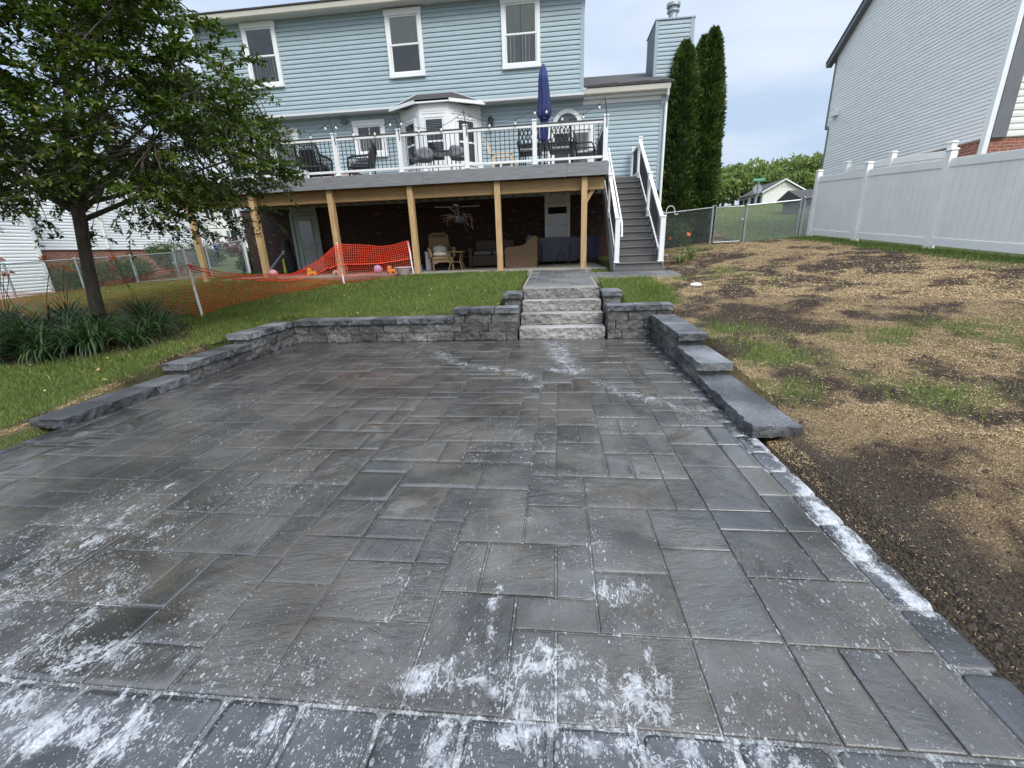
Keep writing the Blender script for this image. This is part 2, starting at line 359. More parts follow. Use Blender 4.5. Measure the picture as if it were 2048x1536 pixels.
def gbase(x, y):
    x = np.atleast_1d(np.asarray(x, float)); y = np.atleast_1d(np.asarray(y, float)); sh = x.shape; x = x.ravel(); y = y.ravel()
    out = np.empty(len(x)); n = len(CP)
    for i in range(0, len(x), 20000):
        a = x[i:i+20000]; b = y[i:i+20000]
        d = (a[:, None]-CP[None, :, 0])**2+(b[:, None]-CP[None, :, 1])**2
        out[i:i+20000] = _U(d) @ _TW[:n] + _TW[n] + a*_TW[n+1] + b*_TW[n+2]
    return out.reshape(sh)
def gz(x, y): return float(gbase([x], [y])[0])
def inpatio(x, y, e=0.): return (x > PX0-e) & (x < PX1+e) & (y > PY0-e) & (y < PY1+e)
def inwalk(x, y, e=0.):
    return ((x > -.72-e) & (x < .84+e) & (y > 6.7) & (y < 11.4)) | ((x > .6) & (x < 2.62+e) & (y > 9.5-e) & (y < 10.5+e))
def inslab(x, y): return (x > -9.3) & (x < 1.25) & (y > 11.25) & (y < 15.5)
def soilmask(x, y):
    """1 = bare seeded soil, 0 = lawn; ragged outline"""
    n = fbm(x, y, .9, 3)*1.6-.8
    edge = np.where(y < 7.2, 1.25, 1.95+.25*n)+np.where(y > 8.6, -.1, 0)+np.where(y > 11.5, .6, 0)
    a = sstep(-.25, .25, x-edge)*sstep(-.2, .25, 7.15+.22*n-x)
    a = a*sstep(-.3, .3, 16.2-y+.5*n)
    path = sstep(.9, .5, np.abs(x-(5.5+(y-16)*.10))+.3*n)*(y > 15.5)*(y < 24)
    front = sstep(.42, .2, y-.62)*(x > -3.2)
    left = sstep(.22, .05, np.abs(x+4.86+.05*n)+.10*n)*(y > 2.6)*(y < 5.4)*.9      # bare strip behind the wall
    back = sstep(.28, .05, np.abs(y-7.25)+.25*n)*(x > -4.4)*(x < -1.8)*.5
    return np.clip(np.maximum.reduce([a, path, front, left, back]), 0, 1)
def greenpatch(x, y):
    """tufts of new grass in the bare soil"""
    g = sstep(.60, .72, fbm(x, y, .75, 21, 5))
    strip = sstep(.45, .12, np.abs(x-2.25-.3*(fbm(x, y, 1.3, 9)-.5)))*sstep(2.9, 3.6, y)*sstep(6.4, 5.6, y)*.9
    spot = np.maximum.reduce([np.exp(-(((x-a)/s)**2+((y-b)/s2)**2)) for a, b, s, s2 in ((2.25,4.6,.4,.6),(2.2,5.6,.4,.45),(2.05,4.0,.25,.5),(3.1,3.6,.35,.3),(4.3,4.8,.5,.5),(3.6,5.0,.5,.3),(3.6,2.75,.22,.5),(2.5,3.9,.3,.25))])
    return np.clip(np.maximum.reduce([g*.75, strip*.6, spot*1.1])*sstep(.3, .55, fbm(x, y, 3.1, 31)), 0, 1)
def axis_pts(lo, hi, st, far, ratio=1.22):
    a = list(np.arange(lo, hi+1e-6, st)); s = st; p = hi
    while p < far: s *= ratio; p += s; a.append(p)
    s = st; p = lo; b = []
    while p > -far: s *= ratio; p -= s; b.append(p)
    return np.array(b[::-1]+a)
gx = axis_pts(-13, 8.6, .09, 300); gy = axis_pts(-.6, 17.5, .09, 300)
GX, GY = np.meshgrid(gx, gy)
GZ = gbase(GX, GY)
near = (GX > -14) & (GX < 9) & (GY > -1) & (GY < 18)
sm = soilmask(GX, GY); gp = greenpatch(GX, GY)
GZ = GZ + np.where(near, (fbm(GX, GY, 2.0, 5)-.5)*.05*(.4+sm) + sm*(fbm(GX, GY, 9, 8)-.5)*.035, 0)
GZ = np.where(inpatio(GX, GY, .16), -.09, GZ)
for x0_, x1_, y0_, y1_, zt_ in ((1.40,1.80,3.0,4.45,.03),(1.40,1.80,4.35,5.3,.17),(1.40,1.80,5.15,7.2,.31),(-4.86,-4.4,3.0,4.6,.03),(-4.86,-4.4,4.4,5.7,.17),(-4.86,-4.4,5.55,7.15,.31),(-4.86,-1.6,6.7,7.13,.31),(-1.75,-.6,6.7,7.13,.43),(.7,1.85,6.7,7.13,.43)):
    GZ = np.where((GX > x0_) & (GX < x1_) & (GY > y0_) & (GY < y1_), np.minimum(GZ, zt_-.02), GZ)
wallzone = (GX > -.95) & (GX < 1.1) & (GY > 6.7) & (GY < 7.95)
GZ = np.where(wallzone, np.minimum(GZ, -.05), GZ)
GZ = np.where(inwalk(GX, GY, .05) & ~wallzone, GZ-.10, GZ)
GZ = np.where(inslab(GX, GY), .72, GZ)
# level edge where the patio ends without a wall, so soil laps against the border stones
fr = (GX > PX1-.02) & (GX < 1.75) & (GY < 3.1) & (GY > .5)
GZ = np.where(fr & (GX > PX1+.0), np.minimum(GZ, -.012+.02*fbm(GX, GY, 6, 2)), GZ)
ny, nx = GX.shape
idx = np.arange(nx*ny).reshape(ny, nx)
F = np.stack([idx[:-1, :-1], idx[:-1, 1:], idx[1:, 1:], idx[1:, :-1]], -1).reshape(-1, 4)

def groundmat():
    m, t, p, l = newmat('yard_ground')
    g = N(t, 'ShaderNodeNewGeometry'); so_ = N(t, 'ShaderNodeAttribute'); so_.attribute_name = 'soil'; gr = N(t, 'ShaderNodeAttribute'); gr.attribute_name = 'green'
    def noise(sc, det=5., ro=.6, dist=0.): 
        n = N(t, 'ShaderNodeTexNoise', i_Scale=float(sc), i_Detail=float(det), i_Roughness=ro, i_Distortion=dist); l(g.outputs['Position'], n.inputs['Vector']); return n.outputs['Fac']
    def ramp(f, stops):
        r = N(t, 'ShaderNodeValToRGB'); cr = r.color_ramp
        for i, (pos, c) in enumerate(stops):
            e = cr.elements[i] if i < 2 else cr.elements.new(pos)
            e.position = pos; e.color = (*c, 1)
        l(f, r.inputs[0]); return r.outputs[0]
    def mix(f, a, b, bt='MIX'):
        x = N(t, 'ShaderNodeMix', data_type='RGBA', blend_type=bt)
        if isinstance(f, float): x.inputs[0].default_value = f
        else: l(f, x.inputs[0])
        l(a, x.inputs[6]); l(b, x.inputs[7]); return x.outputs[2]
    turf = mix(noise(1.1), ramp(noise(28), [(.35, (.05,.075,.014)), (.65, (.13,.175,.035))]), ramp(noise(45), [(.35, (.05,.07,.02)), (.7, (.15,.16,.055))]))
    v = N(t, 'ShaderNodeTexVoronoi', i_Scale=75.0); l(g.outputs['Position'], v.inputs['Vector'])
    straw = ramp(v.outputs['Distance'], [(.05, (.41,.29,.155)), (.5, (.26,.175,.09)), (.8, (.075,.048,.03))])
    strawv = mix(noise(60), straw, ramp(noise(20), [(.3, (.13,.085,.045)), (.7, (.40,.285,.15))]))
    dirt = ramp(noise(35, 6, .7), [(.3, (.018,.011,.008)), (.7, (.095,.062,.042))])
    n_a = noise(.8, 10, .72, .5)
    da = N(t, 'ShaderNodeAttribute'); da.attribute_name = 'dirt'; dm = N(t, 'ShaderNodeMath', operation='MULTIPLY_ADD'); dm.inputs[1].default_value = .30; l(noise(7, 6, .7), dm.inputs[0]); l(da.outputs['Fac'], dm.inputs[2])
    fr_ = N(t, 'ShaderNodeMapRange'); fr_.inputs[1].default_value = .71; fr_.inputs[2].default_value = .59; l(dm.outputs[0], fr_.inputs[0])
    # wet dark earth along the patio's right edge
    sx = N(t, 'ShaderNodeSeparateXYZ'); l(g.outputs['Position'], sx.inputs[0])
    soil = mix(fr_.outputs[0], strawv, dirt)
    soil = mix(gr.outputs['Fac'], soil, turf)
    a = N(t, 'ShaderNodeAttribute'); a.attribute_name = 'wet'
    wetd = ramp(noise(50, 6, .7), [(.3, (.016,.011,.009)), (.68, (.115,.088,.06))])
    soil = mix(a.outputs['Fac'], soil, wetd)
    col = mix(so_.outputs['Fac'], turf, soil)
    l(col, p.inputs['Base Color']); p.inputs['Roughness'].default_value = .9; p.inputs['Specular IOR Level'].default_value = .2
    b = N(t, 'ShaderNodeBump'); b.inputs['Distance'].default_value = .03; ad = N(t, 'ShaderNodeMath', operation='ADD')
    l(noise(38, 6, .7), ad.inputs[0]); l(v.outputs['Distance'], ad.inputs[1]); l(ad.outputs[0], b.inputs['Height']); l(b.outputs[0], p.inputs['Normal'])
    return m
wetm = sstep(.55, .05, np.abs(GX-1.62)+.25*(fbm(GX, GY, 3, 4)-.5))*sstep(3.6, 2.7, GY)*(GX > 1.3)
bed = sstep(1.25, 1.0, np.sqrt(((GX+7.0)/1.45)**2+((GY-5.5)/1.0)**2)+.3*(fbm(GX, GY, 2, 6)-.5))     # mulched bed round the tree
gnd = npmesh('ground', np.stack([GX, GY, GZ], -1).reshape(-1, 3), F, groundmat(), None,
             {'dirt': (.45*fbm(GX, GY, .75, 13, 6)+.55*fbm(GX, GY, 2.6, 17, 5)).ravel(), 'soil': np.maximum(sm, bed).ravel(), 'green': (gp*sm*(1-bed)).ravel(), 'wet': np.maximum(wetm, bed*.95).ravel()}, True)
tag(gnd, kind='structure')

# ------------------------------------------------------------------ foam on the wet pavers (where the cleaner was left)
FOAM = [
 ([(-1.83,6.08),(-1.44,5.41),(-0.97,5.08),(-0.44,4.84),(-0.16,4.35)],.14,.66),([(-0.04,6.39),(0.04,5.84),(0.08,5.36),(0.23,4.83)],.19,.80),
 ([(-0.15,5.05),(0.2,4.81)],.08,.85),([(0.43,4.43),(0.71,4.02),(0.99,3.81),(1.16,3.51)],.13,.66),([(-1.1,4.02),(-0.61,3.88),(-0.17,4.02)],.25,.3),
 ([(-3.9,5.03),(-2.87,4.67)],.15,.3),([(-4.01,4.02),(-4.03,4.48)],.06,.6),([(-2.29,3.01),(-2.26,2.5),(-2.62,2.16),(-2.78,1.98),(-2.78,1.78)],.07,.45),
 ([(-2.55,2.23),(-2.54,2.04),(-2.48,1.66)],.05,.7),([(-2.48,1.63),(-2.48,1.7)],.04,1.1),([(-2.45,1.56),(-2.43,1.41),(-2.49,1.29)],.05,.75),
 ([(-1.79,2.75),(-1.96,2.51),(-2.06,2.24)],.2,.45),([(-2.14,1.77),(-2.15,1.61),(-2.02,1.32)],.12,.55),([(-1.96,1.35),(-1.96,1.16),(-2.06,.98)],.12,.65),
 ([(-1.64,1.03),(-1.81,1.0),(-1.84,.87)],.09,.95),([(-1.6,.82),(-1.45,.85),(-1.33,.79)],.08,.9),([(-1.91,.88),(-1.78,.87)],.08,.95),
 ([(-1.72,.77),(-1.32,.76),(-1.3,.8)],.05,.9),([(-1.56,1.22),(-1.2,1.04),(-1.16,.93)],.14,.5),([(-.85,.88),(-.91,.81)],.10,.75),([(-.8,.98),(-.67,.93)],.12,.45),
 ([(-.46,1.06),(-.27,1.08),(-.06,1.13),(.14,1.11)],.07,.9),([(-.28,1.11),(-.28,1.3),(-.28,1.46)],.025,.8),([(-.19,1.03),(-.12,.97),(-.13,.89)],.08,.95),
 ([(.02,1.01),(.13,.99),(.22,.97),(.28,1.06)],.07,.95),([(-.16,.89),(0,.89),(.12,.87),(.31,.89)],.04,.95),([(-.37,.9),(-.32,.84)],.08,.85),([(.31,1.05),(.35,1.09)],.04,1.0),
 ([(.36,.91),(.42,.92)],.05,.95),([(.62,.89),(.52,.91)],.06,.7),([(.18,1.49),(.24,1.47),(.34,1.53)],.08,.75),([(.37,1.53),(.34,1.28),(.35,1.09)],.018,.8),
 ([(-.01,1.42),(.01,1.21)],.015,.6),([(.18,2.12),(.18,1.74),(.21,1.55)],.10,.42),([(1.5,2.98),(1.49,2.61),(1.45,2.28)],.05,1.15),
 ([(1.41,2.13),(1.42,1.91),(1.43,1.78)],.06,1.5),([(1.41,1.71),(1.44,1.61),(1.46,1.49)],.045,1.3),([(1.37,3.51),(1.41,3.02),(1.44,2.64)],.12,.45),([(1.12,1.01),(.98,1.2)],.2,.32)]
def foam(x, y):
    wx = x+(fbm(x, y, 5, 41)-.5)*.14; wy = y+(fbm(x, y, 5, 47)-.5)*.14
    f = np.full(x.shape, .19)+.18*sstep(.40, .66, fbm(x, y, 1.3, 51))*sstep(6.8, 2.5, y)+.11*sstep(.36, .60, fbm(x, y, 1.7, 63))*sstep(2.6, 1.3, y)
    for pts, w, s in FOAM:
        d = np.full(x.shape, 9.)
        for (ax, ay), (bx, by) in zip(pts[:-1], pts[1:]):
            vx, vy = bx-ax, by-ay; t = np.clip(((wx-ax)*vx+(wy-ay)*vy)/(vx*vx+vy*vy+1e-9), 0, 1)
            d = np.minimum(d, np.hypot(wx-ax-t*vx, wy-ay-t*vy))
        f = np.maximum(f, s*(.36+.66*fbm(x, y, 7, 55)+.25*fbm(x, y, 16, 57))*np.exp(-(d/(w*1.35))**2))
    return f

def pavermat(name, stops, foamy=True, rlo=.07, rhi=.42):
    m, t, p, l = newmat(name)
    g = N(t, 'ShaderNodeNewGeometry'); pos = g.outputs['Position']
    def att(n_): a = N(t, 'ShaderNodeAttribute'); a.attribute_name = n_; return a
    rn = att('rnd').outputs['Fac']; uv = att('pos').outputs['Vector']
    def noise(sc, vec, det=5., ro=.6, dist=0.):
        n = N(t, 'ShaderNodeTexNoise', i_Scale=float(sc), i_Detail=float(det), i_Roughness=ro, i_Distortion=dist); l(vec, n.inputs['Vector']); return n.outputs['Fac']
    def math_(op, a, b=None, c=None):
        n = N(t, 'ShaderNodeMath', operation=op)
        for i, x in enumerate((a, b, c)):
            if x is None: continue
            if isinstance(x, (int, float)): n.inputs[i].default_value = x
            else: l(x, n.inputs[i])
        return n.outputs[0]
    def mapr(f, a, b, c=0., d=1., sm=True):
        n = N(t, 'ShaderNodeMapRange'); n.interpolation_type = 'SMOOTHSTEP' if sm else 'LINEAR'
        for i, x in enumerate((a, b, c, d)):
            if isinstance(x, (int, float)): n.inputs[i+1].default_value = x
            else: l(x, n.inputs[i+1])
        l(f, n.inputs[0]); return n.outputs[0]
    r = N(t, 'ShaderNodeValToRGB'); cr = r.color_ramp
    for i, (q, c) in enumerate(stops):
        e = cr.elements[i] if i < 2 else cr.elements.new(q)
        e.position = q; e.color = (*c, 1)
    f0 = math_('MULTIPLY_ADD', noise(5, uv, 6, .65), .8, math_('MULTIPLY_ADD', rn, .34, -.09)); l(f0, r.inputs[0])
    sp = mapr(noise(160, pos, 3), .3, .7, .72, 1.3, False)
    cm = N(t, 'ShaderNodeMix', data_type='RGBA', blend_type='MULTIPLY'); cm.inputs[0].default_value = 1; l(r.outputs[0], cm.inputs[6]); l(sp, cm.inputs[7])
    # slate clefts: stretched noise with sharp steps
    mpn = N(t, 'ShaderNodeMapping'); mpn.inputs['Scale'].default_value = (1.2, 3.4, 1); l(uv, mpn.inputs[0])
    cl = noise(4.2, mpn.outputs[0], 10, .68, .2)
    flat_ = mapr(math_('FRACT', math_('MULTIPLY', rn, 7.31)), .15, .9, .30, 1.15)
    stepm = math_('PINGPONG', math_('MULTIPLY', cl, 3.0), .5)
    stp = mapr(stepm, .12, .26)
    h = math_('MULTIPLY', math_('MULTIPLY_ADD', stp, .0012, math_('MULTIPLY', cl, .021)), flat_)
    h = math_('ADD', h, math_('MULTIPLY_ADD', noise(17, mpn.outputs[0], 6, .65), .0055, math_('MULTIPLY', noise(75, pos, 5, .7), .0026)))
    # puddled water levels the relief in places
    pud = mapr(noise(1.1, pos, 4, .5, .4), .46, .60)
    h = math_('MULTIPLY', h, math_('MULTIPLY_ADD', pud, -.72, 1.0))
    rough = math_('MULTIPLY_ADD', noise(2.3, pos, 5, .6), .34, mapr(pud, 0, 1, rlo+.05, rlo-.03))
    rough = math_('ADD', math_('MINIMUM', rough, rhi), .12)
    wm = N(t, 'ShaderNodeMix', data_type='RGBA', blend_type='MULTIPLY'); wm.inputs[0].default_value = 1; l(cm.outputs[2], wm.inputs[6]); l(mapr(noise(1.5, pos, 6, .62, .6), .40, .62, 1.25, .55) if foamy else mapr(pud, 0, 1, 1.1, .75), wm.inputs[7])
    col = wm.outputs[2]
    if foamy:
        fa = att('foam').outputs['Fac']
        fa = math_('MULTIPLY', fa, mapr(noise(11, pos, 4, .6), .25, .75, .45, 1.35, False))
        dn = None
        wv = N(t, 'ShaderNodeVectorMath', operation='ADD'); nzv = N(t, 'ShaderNodeTexNoise', i_Scale=30.0); l(pos, nzv.inputs['Vector'])
        sc_ = N(t, 'ShaderNodeVectorMath', operation='SCALE'); sc_.inputs['Scale'].default_value = .012; l(nzv.outputs['Color'], sc_.inputs[0]); smp = N(t, 'ShaderNodeMapping'); smp.inputs['Scale'].default_value = (1, .58, 1); smp.inputs['Rotation'].default_value = (0, 0, .12); l(pos, smp.inputs[0]); l(smp.outputs[0], wv.inputs[0]); l(sc_.outputs[0], wv.inputs[1])
        for sc, k in ((48., .85), (95., .9), (170., .9)):
            v = N(t, 'ShaderNodeTexVoronoi', i_Scale=sc); l(wv.outputs[0], v.inputs['Vector'])
            sr = N(t, 'ShaderNodeSeparateColor'); l(v.outputs['Color'], sr.inputs[0])
            # radius grows with the foam amount; random per bubble, many absent
            rad = math_('MULTIPLY', math_('SUBTRACT', math_('MULTIPLY_ADD', fa, 1.15, .02), math_('MULTIPLY', sr.outputs[0], .72)), k)
            rad = math_('MINIMUM', rad, .34)
            e = math_('SUBTRACT', rad, v.outputs['Distance'])
            d = math_('MULTIPLY', mapr(e, -.03, .06), mapr(sr.outputs[2], 0, 1, .35, 1.0, False))
            if sc < 50:                                  # larger bubbles have an open centre
                hole = mapr(v.outputs['Distance'], .08, .16)
                hole = math_('MAXIMUM', hole, mapr(sr.outputs[1], .45, .5)); d = math_('MULTIPLY', d, hole)
            dn = d if dn is None else math_('MAXIMUM', dn, d)
        sw = noise(5.5, wv.outputs[0], 6, .6, 3.6); ln = math_('ABSOLUTE', math_('SUBTRACT', sw, .5))
        swl = mapr(math_('SUBTRACT', math_('MULTIPLY', math_('SUBTRACT', fa, .34), .12), ln), -.006, .014)
        dn = math_('MAXIMUM', dn, math_('MULTIPLY', swl, .8))
        wvt = N(t, 'ShaderNodeTexWave', i_Scale=2.6, i_Distortion=16.0, i_Detail=4.0); wvt.inputs['Detail Scale'].default_value = 1.3; wvt.inputs['Detail Roughness'].default_value = .62; l(wv.outputs[0], wvt.inputs['Vector'])
        solid = mapr(math_('ADD', math_('MULTIPLY_ADD', wvt.outputs['Fac'], .55, math_('MULTIPLY', noise(26, pos, 6, .7), .35)), math_('MULTIPLY', fa, .85)), 1.05, 1.40)
        vh = N(t, 'ShaderNodeTexVoronoi', i_Scale=58.0); vh.inputs['Randomness'].default_value = 1.0; l(wv.outputs[0], vh.inputs['Vector'])
        solid = math_('MULTIPLY', solid, mapr(vh.outputs['Distance'], .12, .42, .18, 1.0))
        dn = math_('MAXIMUM', dn, solid)
        tex = math_('MULTIPLY', mapr(noise(120, pos, 3), .3, .7, .5, 1.0, False), mapr(noise(19, pos, 5, .6), .3, .6, .6, 1.0)); dn2 = math_('MULTIPLY', math_('MULTIPLY', dn, tex), .9)
        film = math_('MAXIMUM', dn2, math_('MULTIPLY', mapr(fa, .45, 1.1), .14))
        fm = N(t, 'ShaderNodeMix', data_type='RGBA'); l(film, fm.inputs[0]); l(col, fm.inputs[6]); fm.inputs[7].default_value = (.60, .61, .62, 1); col = fm.outputs[2]
        rough = math_('MAXIMUM', rough, math_('MULTIPLY', dn, .6))
        h = math_('ADD', h, math_('MULTIPLY', dn, .0025))
    l(col, p.inputs['Base Color']); l(rough, p.inputs['Roughness'])
    b = N(t, 'ShaderNodeBump'); b.inputs['Strength'].default_value = 1; b.inputs['Distance'].default_value = 1.0; l(h, b.inputs['Height']); l(b.outputs[0], p.inputs['Normal'])
    p.inputs['Specular IOR Level'].default_value = .25 if foamy else .5
    if foamy:                                            # film of water lying over the stone
        b2 = N(t, 'ShaderNodeBump'); b2.inputs['Distance'].default_value = 1.0; l(math_('MULTIPLY', h, math_('MULTIPLY_ADD', pud, -.40, .52)), b2.inputs['Height']); l(b2.outputs[0], p.inputs['Coat Normal'])
        l(math_('MULTIPLY', mapr(noise(1.7, pos, 5, .6), .34, .6, .35, 1.0), math_('SUBTRACT', 1.0, math_('MULTIPLY', dn, .8))), p.inputs['Coat Weight'])
        l(mapr(pud, 0, 1, .11, .03), p.inputs['Coat Roughness']); p.inputs['Coat IOR'].default_value = 1.68
    return m
PAVE = pavermat('wet_slate_paver', [(.12, (.024,.022,.020)), (.36, (.048,.044,.038)), (.52, (.062,.053,.041)), (.66, (.062,.058,.052)), (.95, (.090,.082,.071))])
WALKP = pavermat('damp_slate_paver', [(.12, (.04,.04,.043)), (.4, (.10,.10,.10)), (.6, (.125,.115,.10)), (.9, (.17,.165,.155))], False, .25, .6)

def tile(nx_, ny_, rng, sizes):
    occ = np.zeros((nx_, ny_), bool); out = []
    for j in range(ny_):
        for i in range(nx_):
            if occ[i, j]: continue
            opts = [(a, b, w) for a, b, w in sizes if i+a <= nx_ and j+b <= ny_ and not occ[i:i+a, j:j+b].any()]
            big = [o for o in opts if o[0]*o[1] > 1] or opts
            ws = np.array([o[2] for o in big], float); a, b, _ = big[rng.choice(len(big), p=ws/ws.sum())]
            occ[i:i+a, j:j+b] = True; out.append((i, j, a, b))
    return out
def paver_mesh(name, rects, mat, zf, gap=.006, round_=.007, corner=0, spacing=None, kind='structure', zvar=.0015, drop=.035):
    """each paver is a slab with a rounded arris; rects: x0,x1,y0,y1; zf(x,y) surface height"""
    V = []; Fq = []; rnd = []; fo = []; uvp = []; base = 0
    for (x0, x1, y0, y1) in rects:
        x0 += gap/2; x1 -= gap/2; y0 += gap/2; y1 -= gap/2
        jx = RNG.normal(0, .0012, 4); x0 += jx[0]; x1 += jx[1]; y0 += jx[2]; y1 += jx[3]
        d = math.hypot((x0+x1)/2, (y0+y1)/2); sp = spacing or ((.010 if corner else .018) if d < 2.3 else .035 if d < 4 else .06)
        def ax(a, b):
            n = max(2, int((b-a-2*round_)/sp)); return np.r_[a, a+round_*.35, a+round_, np.linspace(a+round_, b-round_, n+1)[1:-1], b-round_, b-round_*.35, b]
        X, Y = np.meshgrid(ax(x0, x1), ax(y0, y1)); e = np.minimum(np.minimum(X-x0, x1-X), np.minimum(Y-y0, y1-Y))
        if corner:
            ex = np.minimum(X-x0, x1-X); ey = np.minimum(Y-y0, y1-Y); cr_ = (ex < corner) & (ey < corner); e = np.where(cr_, corner-np.hypot(corner-ex, corner-ey), e)
        tz = RNG.normal(0, zvar); tx, ty = RNG.normal(0, .0025, 2)
        q = np.clip(e/round_, 0, 1); Z = zf(X, Y)+tz+(X-(x0+x1)/2)*tx+(Y-(y0+y1)/2)*ty-round_*.8*(1-np.sqrt(1-(1-q)**2))-np.clip(-e, 0, .012)*1.6
        edgej = (fbm(X, Y, 30, 61)-.5)*.003*(e < round_*1.5); X = X+edgej; Y = Y-edgej
        h_, w_ = X.shape; n = h_*w_
        V.append(np.stack([X, Y, Z], -1).reshape(-1, 3)); ids = base+np.arange(n).reshape(h_, w_)
        Fq.append(np.stack([ids[:-1, :-1], ids[:-1, 1:], ids[1:, 1:], ids[1:, :-1]], -1).reshape(-1, 4))
        ring = np.r_[ids[0, :], ids[1:, -1], ids[-1, -2::-1], ids[-2:0:-1, 0]]
        P = V[-1][ring-base].copy(); P[:, 2] -= drop
        V.append(P); lo = base+n+np.arange(len(ring)); Fq.append(np.stack([ring, lo, np.roll(lo, -1), np.roll(ring, -1)], -1))
        allp = np.r_[V[-2], P]; m_ = len(allp)
        rnd.append(np.full(m_, RNG.random())); fo.append(foam(allp[:, 0], allp[:, 1]))
        ang = RNG.integers(0, 4)*math.pi/2+RNG.normal(0, .25); ca, sa = math.cos(ang), math.sin(ang); ofs = RNG.random(3)*40
        uvp.append(np.stack([allp[:, 0]*ca-allp[:, 1]*sa+ofs[0], allp[:, 0]*sa+allp[:, 1]*ca+ofs[1], allp[:, 2]+ofs[2]], -1))
        base += m_
    ob = npmesh(name, np.concatenate(V), np.concatenate(Fq), mat, None, {'rnd': np.concatenate(rnd), 'foam': np.concatenate(fo), 'pos': np.concatenate(uvp)}, True)
    return tag(ob, kind=kind)
rng = np.random.default_rng(11)
SZ = [(2,2,5),(3,2,3.6),(2,3,3.6),(1,2,3.2),(2,1,3.2),(3,3,.25),(1,1,.15)]
ix0, ix1, iy0, iy1 = PX0+.17, PX1-.165, PY0+.27, PY1-.18
nxc, nyc = 34, 34; cw = (ix1-ix0)/nxc; ch = (iy1-iy0)/nyc
rects = [(ix0+i*cw, ix0+(i+a)*cw, iy0+j*ch, iy0+(j+b)*ch) for i, j, a, b in tile(nxc, nyc, rng, SZ)]
bord = []
def run(a, b, st):
    n = round((b-a)/st); return [(a+(b-a)*k/n, a+(b-a)*(k+1)/n) for k in range(n)]
for a, b in run(PY0, iy1, .27): bord.append((ix1, PX1, a, b)); 
for a, b in run(PY0, iy1, .27): bord.append((PX0, ix0, a, b))
for a, b in run(PX0, PX1, .27): bord.append((a, b, iy1, PY1))
for a, b in run(ix0, ix1, .265): bord.append((a, b, PY0, iy0))
flat = lambda X, Y: X*0
paver_mesh('patio', rects, PAVE, flat)
BORD = pavermat('wet_border_paver', [(.12, (.016,.016,.017)), (.45, (.033,.033,.034)), (.7, (.05,.049,.049)), (.95, (.068,.066,.064))])
paver_mesh('patio_border', bord, BORD, flat, gap=.012, round_=.016, corner=.028)
# polymeric sand in the joints
XX, YY = np.meshgrid(np.arange(PX0, PX1+.001, .0495), np.arange(PY0, PY1+.001, .0495)); hh, ww = XX.shape
ii = np.arange(hh*ww).reshape(hh, ww)
JM = pavermat('joint_sand', [(.1, (.03,.028,.025)), (.5, (.085,.082,.074)), (.9, (.15,.142,.13))], True, .3, .6)
js = npmesh('joint_sand', np.stack([XX, YY, XX*0-.0075], -1).reshape(-1, 3), np.stack([ii[:-1, :-1], ii[:-1, 1:], ii[1:, 1:], ii[1:, :-1]], -1).reshape(-1, 4), JM, None,
       {'rnd': np.full(hh*ww, .5), 'foam': (foam(XX, YY)*1.0+.17).ravel(), 'pos': np.stack([XX, YY, XX*0], -1).reshape(-1, 3)})
tag(js, kind='structure')
# walkway from the steps to the covered slab, with a branch to the deck stairs
def wz(X, Y): return np.interp(Y, [7.8, 9.5, 11.3], [.712, .785, .865])
w = [( -.45+i*.165, -.45+(i+a)*.165, 8.14+j*.168, 8.14+(j+b)*.168) for i, j, a, b in tile(6, 19, rng, SZ)]
w += [(-.62, -.45, a, b) for a, b in run(8.14, 11.3, .26)] + [(.54, .71, a, b) for a, b in run(8.14, 9.55, .26)] + [(.54, .71, a, b) for a, b in run(10.35, 11.3, .26)]
w += [(.54+i*.17, .54+(i+a)*.17, 9.55+j*.16, 9.55+(j+b)*.16) for i, j, a, b in tile(12, 5, rng, SZ)]
paver_mesh('walkway', w, WALKP, wz, spacing=.08)
tag(part(None, 'slab', M['concrete'], lambda b: b.bbox((-9.3,11.3,.55), (1.25,15.38,.872), .012)), kind='structure')
for nme, a, b_, sl_ in (('walkway_base', (-.64,8.1), (.73,11.29), None), ('walkway_base', (.7,9.53), (2.6,10.38), None)):
    mb = MB(); (x0, y0), (x1, y1) = a, b_; vs = []
    for y in (y0, y1): 
        z = float(wz(0, y))-.008 + (0 if x0 < 0 else -.004); vs += [(x0,y,z),(x1,y,z),(x0,y,z-.25),(x1,y,z-.25)]
    mb.add(vs, [(0,1,5,4),(2,3,1,0),(4,5,7,6),(1,3,7,5),(2,0,4,6)]); tag(mb.build(nme, M['concrete']), kind='structure')

